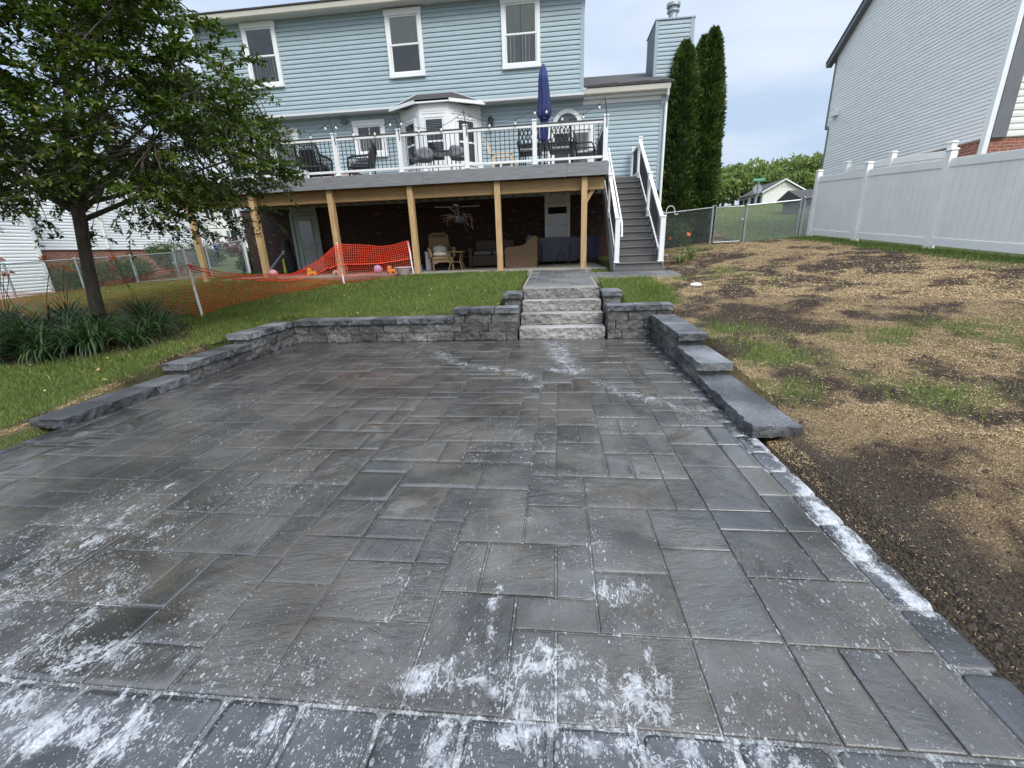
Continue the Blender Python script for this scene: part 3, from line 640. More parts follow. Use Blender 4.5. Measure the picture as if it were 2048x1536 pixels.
# ------------------------------------------------------------------ retaining walls of split-face block
class Blocks:
    def __init__(s): s.V = []; s.F = []; s.R = []; s.n = 0
    def face(s, o, u, v, step, sides, top=0.):
        """gridded face; every rough side pushes the vertices near its plane in and out, so arrises are ragged too"""
        o, u, v = [np.array(k, float) for k in (o, u, v)]; lu = np.linalg.norm(u); lv = np.linalg.norm(v)
        nu = max(2, int(lu/step)); nv = max(2, int(lv/step)); A, B = np.meshgrid(np.linspace(0, 1, nu+1), np.linspace(0, 1, nv+1))
        P = o+A[..., None]*u+B[..., None]*v; D = np.zeros_like(P)
        for (pt, nrm, amp, seed) in sides:
            ds = np.abs((P-pt)@nrm); w = np.exp(-(ds/.016)**2); tg = np.array([-nrm[1], nrm[0], 0]); q = P@tg; r_ = P[..., 2]
            nz_ = .55*np.round(vnoise(q, r_, 12, seed)*4)/4+.35*vnoise(q, r_, 20, seed+3)+.5*np.abs(vnoise(q, r_, 27, seed+1)*2-1)+.3*vnoise(q, r_, 58, seed+2)
            D += nrm*(w*(nz_-.62)*amp*1.6)[..., None]
        if top: D[..., 2] += (fbm(P[..., 0], P[..., 1], 14, 5)-.5)*top
        P = P+D; h, w = A.shape; ids = s.n+np.arange(h*w).reshape(h, w); s.V.append(P.reshape(-1, 3))
        s.F.append(np.stack([ids[:-1, :-1], ids[:-1, 1:], ids[1:, 1:], ids[1:, :-1]], -1).reshape(-1, 4)); s.R.append(np.full(h*w, s.rn)); s.n += h*w
    def block(s, o, u, w, z0, z1, amp=.021, ends=(1, 1), top=.004, step=.018, gap=.006):
        """o: front-left foot corner; u: along the face; w: into the wall; outward normal is -w"""
        seed = RNG.integers(1, 900); s.rn = RNG.random(); o = np.array([o[0], o[1], 0.]); u = np.array([u[0], u[1], 0.]); w = np.array([w[0], w[1], 0.])
        uu = u/np.linalg.norm(u); ww = w/np.linalg.norm(w); o = o+uu*gap; u = u-uu*2*gap; Z = np.array([0, 0, z1-z0-.006]); o = o+np.array([0, 0, z0])
        sides = [(o, -ww, amp, seed)]
        if ends[0]: sides.append((o, -uu, amp, seed+40))
        if ends[1]: sides.append((o+u, uu, amp, seed+80))
        s.face(o, u, Z, step, sides); s.face(o+u+w, -u, Z, .05, [])
        s.face(o+w, -w, Z, step if ends[0] else .1, sides); s.face(o+u, w, Z, step if ends[1] else .1, sides)
        s.face(o+Z, u, w, .022, sides, top)
    def row(s, o, d, w, length, z0, z1, bl, off=0, ends=(0, 0), **k):
        d = np.array(d, float); cuts = [0]; x = off if off > .05 else bl
        while x < length-.06: cuts.append(x+RNG.normal(0, .006)); x += bl
        cuts.append(length)
        for i, (a, b) in enumerate(zip(cuts[:-1], cuts[1:])):
            s.block((o[0]+d[0]*a, o[1]+d[1]*a), d*(b-a), w, z0, z1, ends=(ends[0] and i == 0, ends[1] and i == len(cuts)-2), **k)
    def build(s, name, mat, parent):
        return npmesh(name, np.concatenate(s.V), np.concatenate(s.F), mat, parent, {'rnd': np.concatenate(s.R)})
RH, CH = .145, .085
# left wall: back run along X, return run stepping down towards the camera, cheek beside the steps
wl = thing('retaining_wall', (-2.6, 6.78, 0), 'charcoal split-face block retaining wall left of the stone steps, stepping down along the tree side', 'retaining wall')
b = Blocks(); T = (0, .28)
b.row((-4.46, 6.78), (1, 0), T, 3.82, 0, RH, .44, .12); b.row((-4.46, 6.78), (1, 0), T, 3.82, RH, 2*RH, .44, .26); b.row((-1.66, 6.78), (1, 0), T, 1.02, 2*RH, 3*RH, .44, .16, (1, 0))
b.row((-4.46, 4.55), (0, 1), (-.28, 0), 2.23, 0, RH, .44, .2, (1, 0)); b.row((-4.46, 5.67), (0, 1), (-.28, 0), 1.11, RH, 2*RH, .44, .24, (1, 0))
b.row((-.64, 7.07), (0, 1), (-.28, 0), 1.1, 0, 3*RH, .3); b.row((-.92, 7.5), (1, 0), T, .28, 3*RH, 4*RH, .3, 0, (1, 1))
b.row((-.64, 7.78), (0, 1), (-.28, 0), .32, 3*RH, 4*RH, .3)
b.build('wall_block', M['block'], wl)
b = Blocks(); K = dict(amp=.022, top=.005); T2 = (0, .33)
b.row((-4.46, 6.755), (1, 0), T2, 2.80, 2*RH, 2*RH+CH, .42, .14, **K); b.row((-1.68, 6.755), (1, 0), T2, 1.05, 3*RH, 3*RH+CH, .42, .26, (1, 1), **K)
b.row((-4.435, 5.62), (0, 1), (-.33, 0), 1.13, 2*RH, 2*RH+CH, .38, .3, (1, 0), **K); b.row((-4.435, 4.5), (0, 1), (-.33, 0), 1.16, RH, RH+CH, .42, .36, (1, 0), **K)
b.row((-4.435, 3.1), (0, 1), (-.33, 0), 1.44, 0, CH+.005, .5, .46, (1, 0), **K)
b.row((-.95, 7.47), (1, 0), (0, .62), .33, 4*RH, 4*RH+CH, .5, 0, (1, 1), **K)
b.build('wall_cap', M['cap'], wl)
wr = thing('retaining_wall', (1.6, 6.78, 0), 'charcoal split-face block retaining wall right of the stone steps, three caps stepping down beside bare soil', 'retaining wall')
b = Blocks()
b.row((.79, 6.78), (1, 0), T, .95, 0, RH, .44, .22); b.row((.79, 6.78), (1, 0), T, .95, RH, 2*RH, .44, .12); b.row((.79, 6.78), (1, 0), T, .95, 2*RH, 3*RH, .44, .3, (0, 1))
b.row((1.47, 6.78), (0, -1), (.28, 0), 2.36, 0, RH, .44, .2, (0, 1)); b.row((1.47, 6.78), (0, -1), (.28, 0), 1.55, RH, 2*RH, .44, .1, (0, 1))
b.row((.79, 8.1), (0, -1), (.28, 0), 1.04, 0, 3*RH, .3); b.row((.80, 7.5), (1, 0), T, .28, 3*RH, 4*RH, .3, 0, (1, 1)); b.row((.80, 8.1), (0, -1), (.28, 0), .32, 3*RH, 4*RH, .3)
b.build('wall_block', M['block'], wr)
b = Blocks()
b.row((.77, 6.755), (1, 0), T2, 1.0, 3*RH, 3*RH+CH, .4, .42, (1, 1), **K)
b.row((1.445, 6.74), (0, -1), (.33, 0), 1.57, 2*RH, 2*RH+CH, .5, .9, (0, 1), **K); b.row((1.445, 5.22), (0, -1), (.33, 0), .85, RH, RH+CH, .9, 0, (0, 1), **K)
b.row((1.445, 4.42), (0, -1), (.34, 0), 1.36, 0, CH+.008, 1.5, 0, (0, 1), **K)
b.row((.77, 7.47), (1, 0), (0, .62), .33, 4*RH, 4*RH+CH, .5, 0, (1, 1), **K)
b.build('wall_cap', M['cap'], wr)
st = thing('stone_steps', (.07, 6.83, 0), 'four pale grey rough-faced stone steps rising from the patio to the walkway', 'steps')
for k in range(4):
    b = Blocks(); y0 = 6.80+.335*k
    b.block((-.615-.0+.004*k, y0), (1.37-.008*k, 0), (0, .46), .178*k-(.05 if k == 0 else -.001), .178*(k+1), amp=.026, ends=(0, 0), top=.006, step=.015, gap=.004)
    b.build('step', M['stepstone'], st)

# ------------------------------------------------------------------ house building helpers
def siding(mb, ax, c, out, a0, a1, z0, z1, pitch=.12, dep=.024, lim=None):
    """lapped vinyl courses on a wall. ax 'x': wall runs along X at y=c; 'y': along Y at x=c. out = +1/-1 outward sign; lim(z)->(a0,a1)"""
    n = int(round((z1-z0)/pitch)); h = (z1-z0)/n
    for i in range(n):
        zb = z0+i*h; zt = zb+h
        la, lb = (a0, a1), (a0, a1)
        if lim: la, lb = lim(zb), lim(zt)
        if la[1]-la[0] < .02: continue
        if lb[1]-lb[0] < 0: lb = ((la[0]+la[1])/2,)*2
        prof = [(.001, zb), (dep, zb+.002), (dep*.95, zb+h*.5), (dep*.38, zb+h*.68), (.001, zt)]
        vs = []
        for d, z in prof:
            t = (z-zb)/h; p0 = la[0]+(lb[0]-la[0])*t; p1 = la[1]+(lb[1]-la[1])*t
            for p in (p0, p1): vs.append((p, c+out*d, z) if ax == 'x' else (c+out*d, p, z))
        fs = [(2*k, 2*k+1, 2*k+3, 2*k+2) for k in range(len(prof)-1)]
        if (ax == 'x') == (out > 0): fs = [f[::-1] for f in fs]
        fs += [tuple(range(0, 2*len(prof), 2)), tuple(range(1, 2*len(prof), 2))[::-1]]
        mb.add(vs, fs)
def frame4(mb, x0, x1, z0, z1, y0, y1, l, r, t, b, bv=.006):
    mb.bbox((x0, y0, z0), (x0+l, y1, z1), bv); mb.bbox((x1-r, y0, z0), (x1, y1, z1), bv)
    mb.bbox((x0+l, y0+.001, z1-t), (x1-r, y1, z1), bv); mb.bbox((x0+l, y0+.001, z0), (x1-r, y1, z0+b), bv)
def folds(mb, x0, x1, z0, z1, y, amp, n, seed=0):
    rr = random.Random(seed); m = n*6; vs = []; ph = rr.random()*6
    for i in range(m+1):
        t = i/m; x = x0+(x1-x0)*t; yy = y+amp*math.sin(t*n*6.28+ph+1.5*math.sin(t*5+ph))
        vs += [(x, yy, z0), (x, yy, z1)]
    mb.add(vs, [(2*i, 2*i+2, 2*i+3, 2*i+1) for i in range(m)])
def window(par, x0, x1, z0, z1, y, trim=(.10,.10,.16,.12), split=.5, up=None, low=None, name='window', fm='white', muntin=False, louvre=False):
    """double-hung window proud of the wall at y (facing -Y): casing, sashes, panes, curtains behind"""
    l, r, t, b = trim; ext = y-.085
    mb = MB(); mb.bbox((x0-.015, ext-.012, z1-t+.0), (x1+.015, y-.002, z1), .006)                 # head casing
    mb.bbox((x0, ext, z0+b), (x0+l, y-.002, z1-t), .006); mb.bbox((x1-r, ext, z0+b), (x1, y-.002, z1-t), .006); mb.bbox((x0-.01, ext-.010, z0), (x1+.01, y-.002, z0+b), .006)
    w = mb.build(name, M[fm], par)
    ix0, ix1, iz0, iz1 = x0+l, x1-r, z0+b, z1-t; zm = iz0+(iz1-iz0)*split; s = .042
    mb = MB(); frame4(mb, ix0, ix1, zm-.02, iz1, ext+.018, y-.004, s, s, s, .045, .004)
    frame4(mb, ix0+.004, ix1-.004, iz0, zm+.012, ext+.032, y-.004, s*.9, s*.9, .045, s, .004)
    if muntin:
        xm = (ix0+ix1)/2; mb.box((xm-.01, ext+.026, zm), (xm+.01, ext+.04, iz1-s)); 
    sa = mb.build('sash', M['white'], w)
    mb = MB(); mb.quad((ix0+s, ext+.034, zm+.02), (ix1-s, ext+.034, zm+.02), (ix1-s, ext+.034, iz1-s), (ix0+s, ext+.034, iz1-s))
    mb.quad((ix0+s, ext+.042, iz0+s), (ix1-s, ext+.042, iz0+s), (ix1-s, ext+.042, zm-.02), (ix0+s, ext+.042, zm-.02)); mb.build('pane', M['glass'], w)
    part(w, 'dark_interior', M['room'], lambda b_: b_.box((ix0+.01, y-.027, iz0+.01), (ix1-.01, y-.020, iz1-.01)))
    yb = y-.0375
    if louvre:
        mb = MB(); z = iz0+s
        while z < iz1-s: mb.bar((ix0+s*.7, yb+.001, z), (ix1-s*.7, yb+.001, z), .002, .030, up=(0, .5, .86)); z += .042
        mb.build('blind', M['white'], w)
    for nm, spec, a, c in (('upper', up, zm+.0, iz1-.02), ('lower', low, iz0+.02, zm-.0)):
        if not spec: continue
        mb = MB(); mat, kind = spec
        if kind == 'flat': mb.box((ix0+s*.6, yb-.001, a), (ix1-s*.6, yb+.001, c))
        elif kind == 'split': folds(mb, ix0+s*.6, (ix0+ix1)/2-.008, a, c, yb, .006, 5, 3); folds(mb, (ix0+ix1)/2+.008, ix1-s*.6, a, c, yb, .006, 5, 8)
        else: folds(mb, ix0+s*.6, ix1-s*.6, a, c, yb, .0065, 8, 5)
        mb.build('curtain', M[mat], w)
    return w

# ------------------------------------------------------------------ the blue house
H = thing('blue_house', (-4, 15.4, .87), 'large light blue vinyl-sided house with brick lower storey behind the raised deck', 'house')
Y1, Y2 = 15.4, 15.0
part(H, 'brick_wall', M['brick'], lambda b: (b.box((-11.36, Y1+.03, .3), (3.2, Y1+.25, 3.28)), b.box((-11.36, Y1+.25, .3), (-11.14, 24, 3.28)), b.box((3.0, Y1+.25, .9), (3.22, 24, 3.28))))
mb = MB(); siding(mb, 'x', Y1, -1, -11.36, 3.17, 3.06, 5.86); siding(mb, 'y', 3.25, 1, Y1, 24, 3.0, 5.8); siding(mb, 'y', -11.38, -1, Y1, 24, 3.0, 8.4)
mb.box((-11.36, Y1+.002, 3.05), (3.23, Y1+.12, 5.86)); mb.build('lower_siding', M['blue'], H)
mb = MB(); siding(mb, 'x', Y2, -1, -11.36, .70, 5.83, 8.40); siding(mb, 'y', .78, 1, Y2, 24, 5.83, 8.4); mb.box((-11.34, Y2+.002, 5.82), (.77, Y2+.12, 8.44)); mb.build('upper_siding', M['blue'], H)
part(H, 'corner_trim', M['bluetrim'], lambda b: b.bbox((.69, Y2-.026, 5.80), (.80, Y2+.1, 8.42)))
part(H, 'corner_trim', M['bluetrim'], lambda b: b.bbox((3.16, Y1-.026, 3.05), (3.275, Y1+.1, 5.74)))
mb = MB(); mb.box((-11.38, Y2-.004, 5.780), (.80, Y1-.002, 5.818))
x = -11.3
while x < .75: mb.box((x, Y2+.01, 5.774), (x+.012, Y1-.02, 5.7805)); x += .10
mb.box((-11.38, Y2-.032, 5.765), (.805, Y2-.004, 5.828)); mb.build('soffit', M['soffit'], H)
# eaves, gutters and roofs
mb = MB(); mb.prism([(14.62,8.35),(14.60,8.47),(14.74,8.47),(14.74,8.33),(14.66,8.32)], -11.6, .95, 'x'); mb.build('gutter', M['gutter'], H)
part(H, 'eave_soffit', M['soffit'], lambda b: b.box((-11.5, 14.745, 8.34), (.92, Y2-.02, 8.38)))
part(H, 'frieze', M['bluetrim'], lambda b: b.bbox((-11.36, Y2-.024, 8.24), (.69, Y2-.004, 8.338)))
part(H, 'roof', M['shingle'], lambda b: (b.add([(-11.75,14.58,8.485),(1.1,14.58,8.485),(1.1,19.6,10.6),(-11.75,19.6,10.6),(-11.75,14.58,8.52),(1.1,14.58,8.52),(1.1,19.6,10.65),(-11.75,19.6,10.65),(-11.75,24.6,8.5),(1.1,24.6,8.5)],
     [(3,2,1,0),(4,5,6,7),(0,1,5,4),(1,2,6,5),(3,0,4,7),(7,6,9,8)])))
mb = MB()
for i in range(9): mb.box((-11.7, 14.6+i*.14, 8.522+i*.0595), (1.05, 14.74+i*.14, 8.534+i*.0595))
mb.build('shingle_course', M['shingle'], H)
mb = MB(); mb.prism([(15.06,5.80),(15.04,5.93),(15.18,5.93),(15.18,5.78),(15.10,5.77)], .815, 3.36, 'x'); mb.build('gutter', M['gutter'], H)
part(H, 'eave_soffit', M['white'], lambda b: (b.bbox((.815, 15.185, 5.72), (3.32, Y1-.004, 5.78)), b.bbox((.815, Y1-.03, 5.60), (3.17, Y1-.004, 5.715))))
part(H, 'wing_roof', M['shingle'], lambda b: (b.add([(.83,15.02,5.945),(3.45,15.02,5.945),(3.45,19.8,7.7),(.83,19.8,7.7),(.83,15.02,5.99),(3.45,15.02,5.99),(3.45,19.8,7.75),(.83,19.8,7.75)],[(3,2,1,0),(4,5,6,7),(0,1,5,4),(1,2,6,5),(2,3,7,6),(3,0,4,7)]),
     [b.box((.9+i*.31, 15.025, 5.991), (1.2+i*.31, 15.3, 6.012+.008*(i%3))) for i in range(8)]))
mb = MB(); mb.tube([(3.30,15.10,5.80),(3.31,15.14,5.66),(3.315,15.33,5.52),(3.315,15.34,1.3)], .042, 8); mb.build('downspout', M['white'], H)
mb = MB(); mb.tube([(-11.44,15.30,8.3),(-11.44,15.34,8.0),(-11.44,15.36,.9)], .042, 8); mb.build('downspout', M['white'], H)
ch = MB(); siding(ch, 'x', 17.0, -1, 3.26, 4.30, 1.2, 8.24); siding(ch, 'y', 3.21, -1, 17.08, 18.4, 5.9, 8.24); siding(ch, 'y', 4.38, 1, 17, 18.4, 1.2, 8.24); ch.box((3.215, 17.002, 1.2), (4.375, 18.4, 8.26))
chm = ch.build('chimney', M['blue'], H)
part(chm, 'corner_trim', M['bluetrim'], lambda b: b.bbox((3.185, 16.975, 5.9), (3.29, 17.09, 8.25)))
part(chm, 'corner_trim', M['bluetrim'], lambda b: b.bbox((4.28, 16.975, 1.2), (4.405, 17.09, 8.25)))
part(chm, 'chimney_cap', M['bluetrim'], lambda b: b.bbox((3.17, 16.96, 8.25), (4.42, 18.45, 8.30)))
part(chm, 'flue', M['galv'], lambda b: b.lathe([(.14,0),(.14,.42),(.20,.43),(.20,.47),(.15,.48),(.15,.56),(.22,.57),(.22,.66),(.16,.70),(.05,.74)], (3.86, 17.7, 8.30), 20), smooth=False)
window(H, -9.72, -8.62, 6.58, 8.33, Y2, up=('curtaindark', 'fold'), low=('blindgrey', 'fold'))
window(H, -5.11, -4.00, 6.56, 8.30, Y2, up=('blind', 'flat'), low=('blindgrey', 'flat'))
window(H, -1.61, -.48, 6.55, 8.32, Y2, up=('blind', 'split'), low=('curtain', 'split'))
window(H, -6.70, -5.62, 4.50, 5.60, Y1, (.12,.12,.16,.16), .55, up=None, low=('curtain', 'fold'), muntin=True)
# sliding door left of the deck
mb = MB(); frame4(mb, -10.55, -8.66, 3.34, 5.53, Y1-.07, Y1-.002, .14, .14, .24, .10); sd_ = mb.build('patio_door', M['white'], H)
mb = MB(); frame4(mb, -10.41, -9.62, 3.44, 5.29, Y1-.055, Y1-.02, .08, .08, .08, .10); frame4(mb, -9.64, -8.80, 3.44, 5.29, Y1-.045, Y1-.012, .08, .08, .08, .10); mb.build('door_panel', M['white'], sd_)
part(sd_, 'pane', M['glass'], lambda b: b.quad((-10.35,Y1-.041,3.5),(-8.85,Y1-.041,3.5),(-8.85,Y1-.041,5.24),(-10.35,Y1-.041,5.24)))
part(sd_, 'dark_interior', M['room'], lambda b: b.box((-10.41,Y1-.026,3.44),(-8.80,Y1-.020,5.29)))
part(sd_, 'curtain', M['blind'], lambda b: folds(b, -9.55, -8.87, 3.5, 5.25, Y1-.033, .003, 9, 2))
# bay window with canted sides and a hipped shingle roof
B = MB(); bx0, bx1, bo0, bo1, yb = -4.20, -3.30, -5.10, -2.40, 14.55
pts = [(bo0, Y1), (bx0, yb), (bx1, yb), (bo1, Y1)]
B.prism([pts[0], pts[1], pts[2], pts[3]], 3.34, 5.76, 'z'); bay = B.build('bay_window', M['white'], H)
def facet(p, q, k):
    """one canted face: raised panel above, sash window below"""
    p = Vector((*p, 0)); q = Vector((*q, 0)); d = (q-p).normalized(); n = Vector((d.y, -d.x, 0)); Lh = (q-p).length
    def P(u, z, o): v = p+d*u+n*o; return (v.x, v.y, z)
    def bx(mb, u0, u1, z0, z1, o0, o1):
        vs = [P(u0,z0,o0),P(u1,z0,o0),P(u1,z0,o1),P(u0,z0,o1),P(u0,z1,o0),P(u1,z1,o0),P(u1,z1,o1),P(u0,z1,o1)]
        mb.add(vs, [(0,1,2,3),(7,6,5,4),(0,4,5,1),(1,5,6,2),(2,6,7,3),(3,7,4,0)])
    def fr(mb, u0, u1, z0, z1, o0, o1, t):
        bx(mb,u0,u0+t,z0,z1,o0,o1); bx(mb,u1-t,u1,z0,z1,o0,o1); bx(mb,u0+t,u1-t,z1-t,z1,o0,o1-.001); bx(mb,u0+t,u1-t,z0,z0+t,o0,o1-.001)
    c = Lh/2; hw = Lh*.40
    mb = MB(); fr(mb, c-hw, c+hw, 5.44, 5.72, .001, .022, .035); bx(mb, c-hw+.06, c+hw-.06, 5.50, 5.66, .001, .014); mb.build('raised_panel', M['white'], bay)
    ww = min(.31, Lh*.33)
    mb = MB(); fr(mb, c-ww-.08, c+ww+.08, 4.02, 5.40, .001, .035, .07); fr(mb, c-ww, c+ww, 4.10, 5.32, .001, .024, .04); bx(mb, c-ww+.03, c+ww-.03, 4.66, 4.71, .001, .024); wdw = mb.build('window', M['white'], bay)
    part(wdw, 'pane', M['glass'], lambda b: b.quad(P(c-ww+.03,4.13,.018),P(c+ww-.03,4.13,.018),P(c+ww-.03,5.29,.018),P(c-ww+.03,5.29,.018)))
    part(wdw, 'dark_interior', M['room'], lambda b: bx(b, c-ww+.02, c+ww-.02, 4.12, 5.30, .0008, .003))
    mb = MB(); z = 4.16
    while z < 5.28: bx(mb, c-ww+.045, c+ww-.045, z, z+.016, .005, .010); z += .045
    mb.build('blind', M['white'] if k == 1 else M['blindgrey'], wdw)
for k in range(3): facet(pts[k], pts[k+1], k)
mb = MB(); e = [(-5.30,15.0,5.76),(-4.27,14.43,5.79),(-3.23,14.43,5.79),(-2.22,15.0,5.76)]; rr_ = [(-4.36,14.99,6.10),(-3.20,14.99,6.10)]
mb.add(e+rr_, [(0,1,4),(1,2,5,4),(2,3,5)]); lo = [(x, y, z-.05) for x, y, z in e]; mb.add(e+lo, [(0,4,5,1),(1,5,6,2),(2,6,7,3),(4,7,6,5)]); mb.build('roof', M['shingle'], bay)
mb = MB(); mb.tube([e[0], rr_[0]], .02, 5); mb.tube([e[3], rr_[1]], .02, 5); mb.tube([rr_[0], rr_[1]], .015, 5); mb.build('flashing', M['white'], bay)
mb = MB()
for k in range(3): mb.bar((e[k][0],e[k][1]+.03,5.745),(e[k+1][0],e[k+1][1]+.03,5.745), .06, .09)
mb.build('eave_board', M['white'], bay)
# arched transom over the right-hand deck door
mb = MB(); cx, R0, R1_ = .33, .46, .34
for k in range(16):
    a, c = math.pi*k/16, math.pi*(k+1)/16
    o = [(cx+R*math.cos(t), Y1-d, 5.06+R*math.sin(t)) for d in (.002, .075) for R, t in ((R1_,a),(R0,a),(R0,c),(R1_,c))]
    mb.add(o, [(4,5,6,7),(0,1,5,4)[::-1],(1,2,6,5)[::-1],(2,3,7,6)[::-1],(3,0,4,7)[::-1]])
aw = mb.build('arched_window', M['white'], H)
part(aw, 'pane', M['glass'], lambda b: b.quad(*[(cx+.345*math.cos(math.pi*k/16), Y1-.045, 5.06+.345*math.sin(math.pi*k/16)) for k in range(17)]))
part(aw, 'dark_interior', M['room'], lambda b: b.quad(*[(cx+.345*math.cos(math.pi*k/16), Y1-.022, 5.06+.345*math.sin(math.pi*k/16)) for k in range(17)]))
part(aw, 'curtain', M['curtain'], lambda b: folds(b, cx-.2, cx+.05, 5.07, 5.33, Y1-.032, .002, 4, 1))
mb = MB(); frame4(mb, -.28, 1.18, 3.34, 5.06, Y1-.07, Y1-.002, .12, .12, .14, .10); ad_ = mb.build('patio_door', M['white'], H)
mb = MB(); frame4(mb, -.16, .46, 3.44, 4.92, Y1-.055, Y1-.02, .08, .08, .08, .1); frame4(mb, .44, 1.06, 3.44, 4.92, Y1-.045, Y1-.012, .08, .08, .08, .1); mb.build('door_panel', M['white'], ad_)
part(ad_, 'pane', M['glass'], lambda b: b.quad((-.1,Y1-.041,3.5),(1.0,Y1-.041,3.5),(1.0,Y1-.041,4.88),(-.1,Y1-.041,4.88)))
part(ad_, 'dark_interior', M['room'], lambda b: b.box((-.16,Y1-.026,3.44),(1.06,Y1-.020,4.92)))
part(ad_, 'curtain', M['blind'], lambda b: folds(b, .5, 1.0, 3.5, 4.88, Y1-.033, .003, 7, 2))
# lower storey door and window
mb = MB(); frame4(mb, -9.50, -8.46, .885, 2.90, Y1-.05, Y1+.028, .10, .10, .10, .03); mb.bbox((-9.46, Y1-.03, 2.91), (-8.50, Y1+.028, 3.18)); dr = mb.build('door', M['doorpaint'], H)
mb = MB(); mb.bbox((-9.39, Y1-.02, .92), (-8.57, Y1+.02, 2.79), .004); leaf = mb.build('door_leaf', M['doorpaint'], dr)
part(leaf, 'panel_moulding', M['doorpaint'], lambda b: (frame4(b, -9.26, -8.70, 1.08, 1.72, Y1-.036, Y1-.021, .05,.05,.05,.05), frame4(b, -9.26, -8.70, 1.80, 2.66, Y1-.04, Y1-.021, .05,.05,.05,.05)))
part(leaf, 'pane', M['glass'], lambda b: b.quad((-9.21,Y1-.032,1.85),(-8.75,Y1-.032,1.85),(-8.75,Y1-.032,2.61),(-9.21,Y1-.032,2.61)))
part(leaf, 'curtain', M['curtaindark'], lambda b: folds(b, -9.21, -8.75, 1.85, 2.61, Y1-.026, .003, 6, 4))
part(leaf, 'handle', M['galv'], lambda b: b.ball((-8.66, Y1-.06, 1.78), .032, 10))
w_ = window(H, -.41, .43, 1.55, 2.80, Y1+.028, (.07,.07,.06,.06), .5, name='window'); w_['label'] = 'dark window reflecting the sky under the deck'
part(w_, 'head_panel', M['whitedirty'], lambda b: b.bbox((-.41, Y1-.034, 2.805), (.43, Y1+.027, 3.12), .006))
for x, z, k in ((-6.97, 5.66, 0), (-2.10, 5.22, 1), (-1.0+3.9, 5.0, 2)):
    if k == 0: part(H, 'camera_box', M['greytrim'], lambda b: b.bbox((x-.09, Y1-.10, z-.12), (x+.09, Y1-.01, z+.02)))
    elif k == 1:
        def lan(b): b.lathe([(.03,.22),(.10,.16),(.085,.14),(.075,-.04),(.09,-.05),(.05,-.09)], (x, Y1-.12, z), 8); b.box((x-.03, Y1-.08, z-.02), (x+.03, Y1-.005, z+.06))
        part(H, 'lantern', M['black'], lan)

# ------------------------------------------------------------------ deck
DF = 3.33; DX0, DX1, DY = -10.4, 1.21, 11.42
D = thing('raised_deck', (-4.6, 13.4, .87), 'raised grey composite deck with white railing on pine posts across the blue house', 'deck')
mb = MB(); y = DY
while y < Y1-.08: mb.bbox((DX0, y+.003, DF-.028), (DX1, min(y+.137, Y1-.07), DF), .004); y += .14
mb.bbox((DX1+.002, 14.05, DF-.028), (2.46, Y1-.07, DF-.001)); mb.build('floor', M['decking'], D)
mb = MB()
xs = [DX0-.02, -7.0, -3.28, .30, DX1+.025]
for a, c in zip(xs[:-1], xs[1:]): mb.bbox((a+.002, DY-.03, 3.03), (c-.002, DY-.004, 3.318), .004)
for a in xs[1:-1]: mb.bbox((a-.06, DY-.044, 3.032), (a+.06, DY-.031, 3.317), .003)
mb.bbox((DX1+.001, DY-.003, 3.03), (DX1+.026, Y1-.1, 3.318)); mb.bbox((DX0-.027, DY-.003, 3.03), (DX0-.001, Y1-.1, 3.318)); mb.build('fascia', M['fascia'], D)
mb = MB(); mb.bbox((DX0+.1, 11.62, 2.74), (DX1-.05, 11.67, 3.02)); mb.bbox((DX0+.1, 11.68, 2.741), (DX1-.05, 11.73, 3.021)); mb.build('beam', M['woodh'], D)
mb = MB(); x = DX0+.05
while x < DX1-.05: mb.box((x, DY, 3.04), (x+.04, Y1-.06, 3.295)); x += .405
mb.build('joist', M['woodh'], D)
for x in (.67, -1.49, -3.74, -5.90, -8.10, -9.98):
    zb = .84 if x > -9 else .66
    part(D, 'support_post', M['wood'], lambda b: b.bbox((x-.07, 11.47 if x>-9 else 11.5, zb), (x+.07, 11.612, 3.02), .008))
part(D, 'brace', M['wood'], lambda b: b.bar((1.05, 11.7, 3.0), (.70, 11.7, 2.45), .04, .09))
rp = [1.14, -.53, -2.20, -3.87, -5.54, -7.21, -8.86, -10.33]
def rpost(x, y, z0, z1):
    def f(b):
        b.bbox((x-.052, y-.052, z0), (x+.052, y+.052, z1), .006); b.bbox((x-.066, y-.066, z1), (x+.066, y+.066, z1+.018), .006); b.bbox((x-.056, y-.056, z1+.018), (x+.056, y+.056, z1+.034), .012)
        b.bbox((x-.068, y-.068, z0+.001), (x+.068, y+.068, z0+.03), .008)
    return f
RY = DY+.06
for x in rp: part(D, 'rail_post', M['white'], rpost(x, RY, DF, 4.27))
def railrun(a, c, y, ax='x'):
    mbt, mbc, mbb, mbl = MB(), MB(), MB(), MB()
    def bx(m, u0, u1, w, z0, z1, bv=.004):
        if ax == 'x': m.bbox((u0, y-w, z0), (u1, y+w, z1), bv)
        else: m.bbox((y-w, u0, z0), (y+w, u1, z1), bv)
    bx(mbt, a, c, .026, 4.135, 4.19); bx(mbc, a, c, .034, 4.191, 4.222); bx(mbb, a, c, .024, 3.405, 3.458)
    n = int((c-a)/.105)
    for k in range(1, n):
        u = a+(c-a)*k/n
        mbl.tube([(u, y, 3.45), (u, y, 4.14)] if ax == 'x' else [(y, u, 3.45), (y, u, 4.14)], .0095, 5)
    um = (a+c)/2; bx(mbb, um-.02, um+.02, .02, DF+.002, 3.404)
    return mbt, mbc, mbb, mbl
allr = [railrun(c+.053, a-.053, RY) for a, c in zip(rp[:-1], rp[1:])]+[railrun(RY+.053, 13.9, 1.14, 'y')]
for t, c, b, l in allr:
    t.build('top_rail', M['white'], D); c.build('rail_cap', M['darkcap'], D); b.build('bottom_rail', M['white'], D); l.build('balusters', M['black'], D)
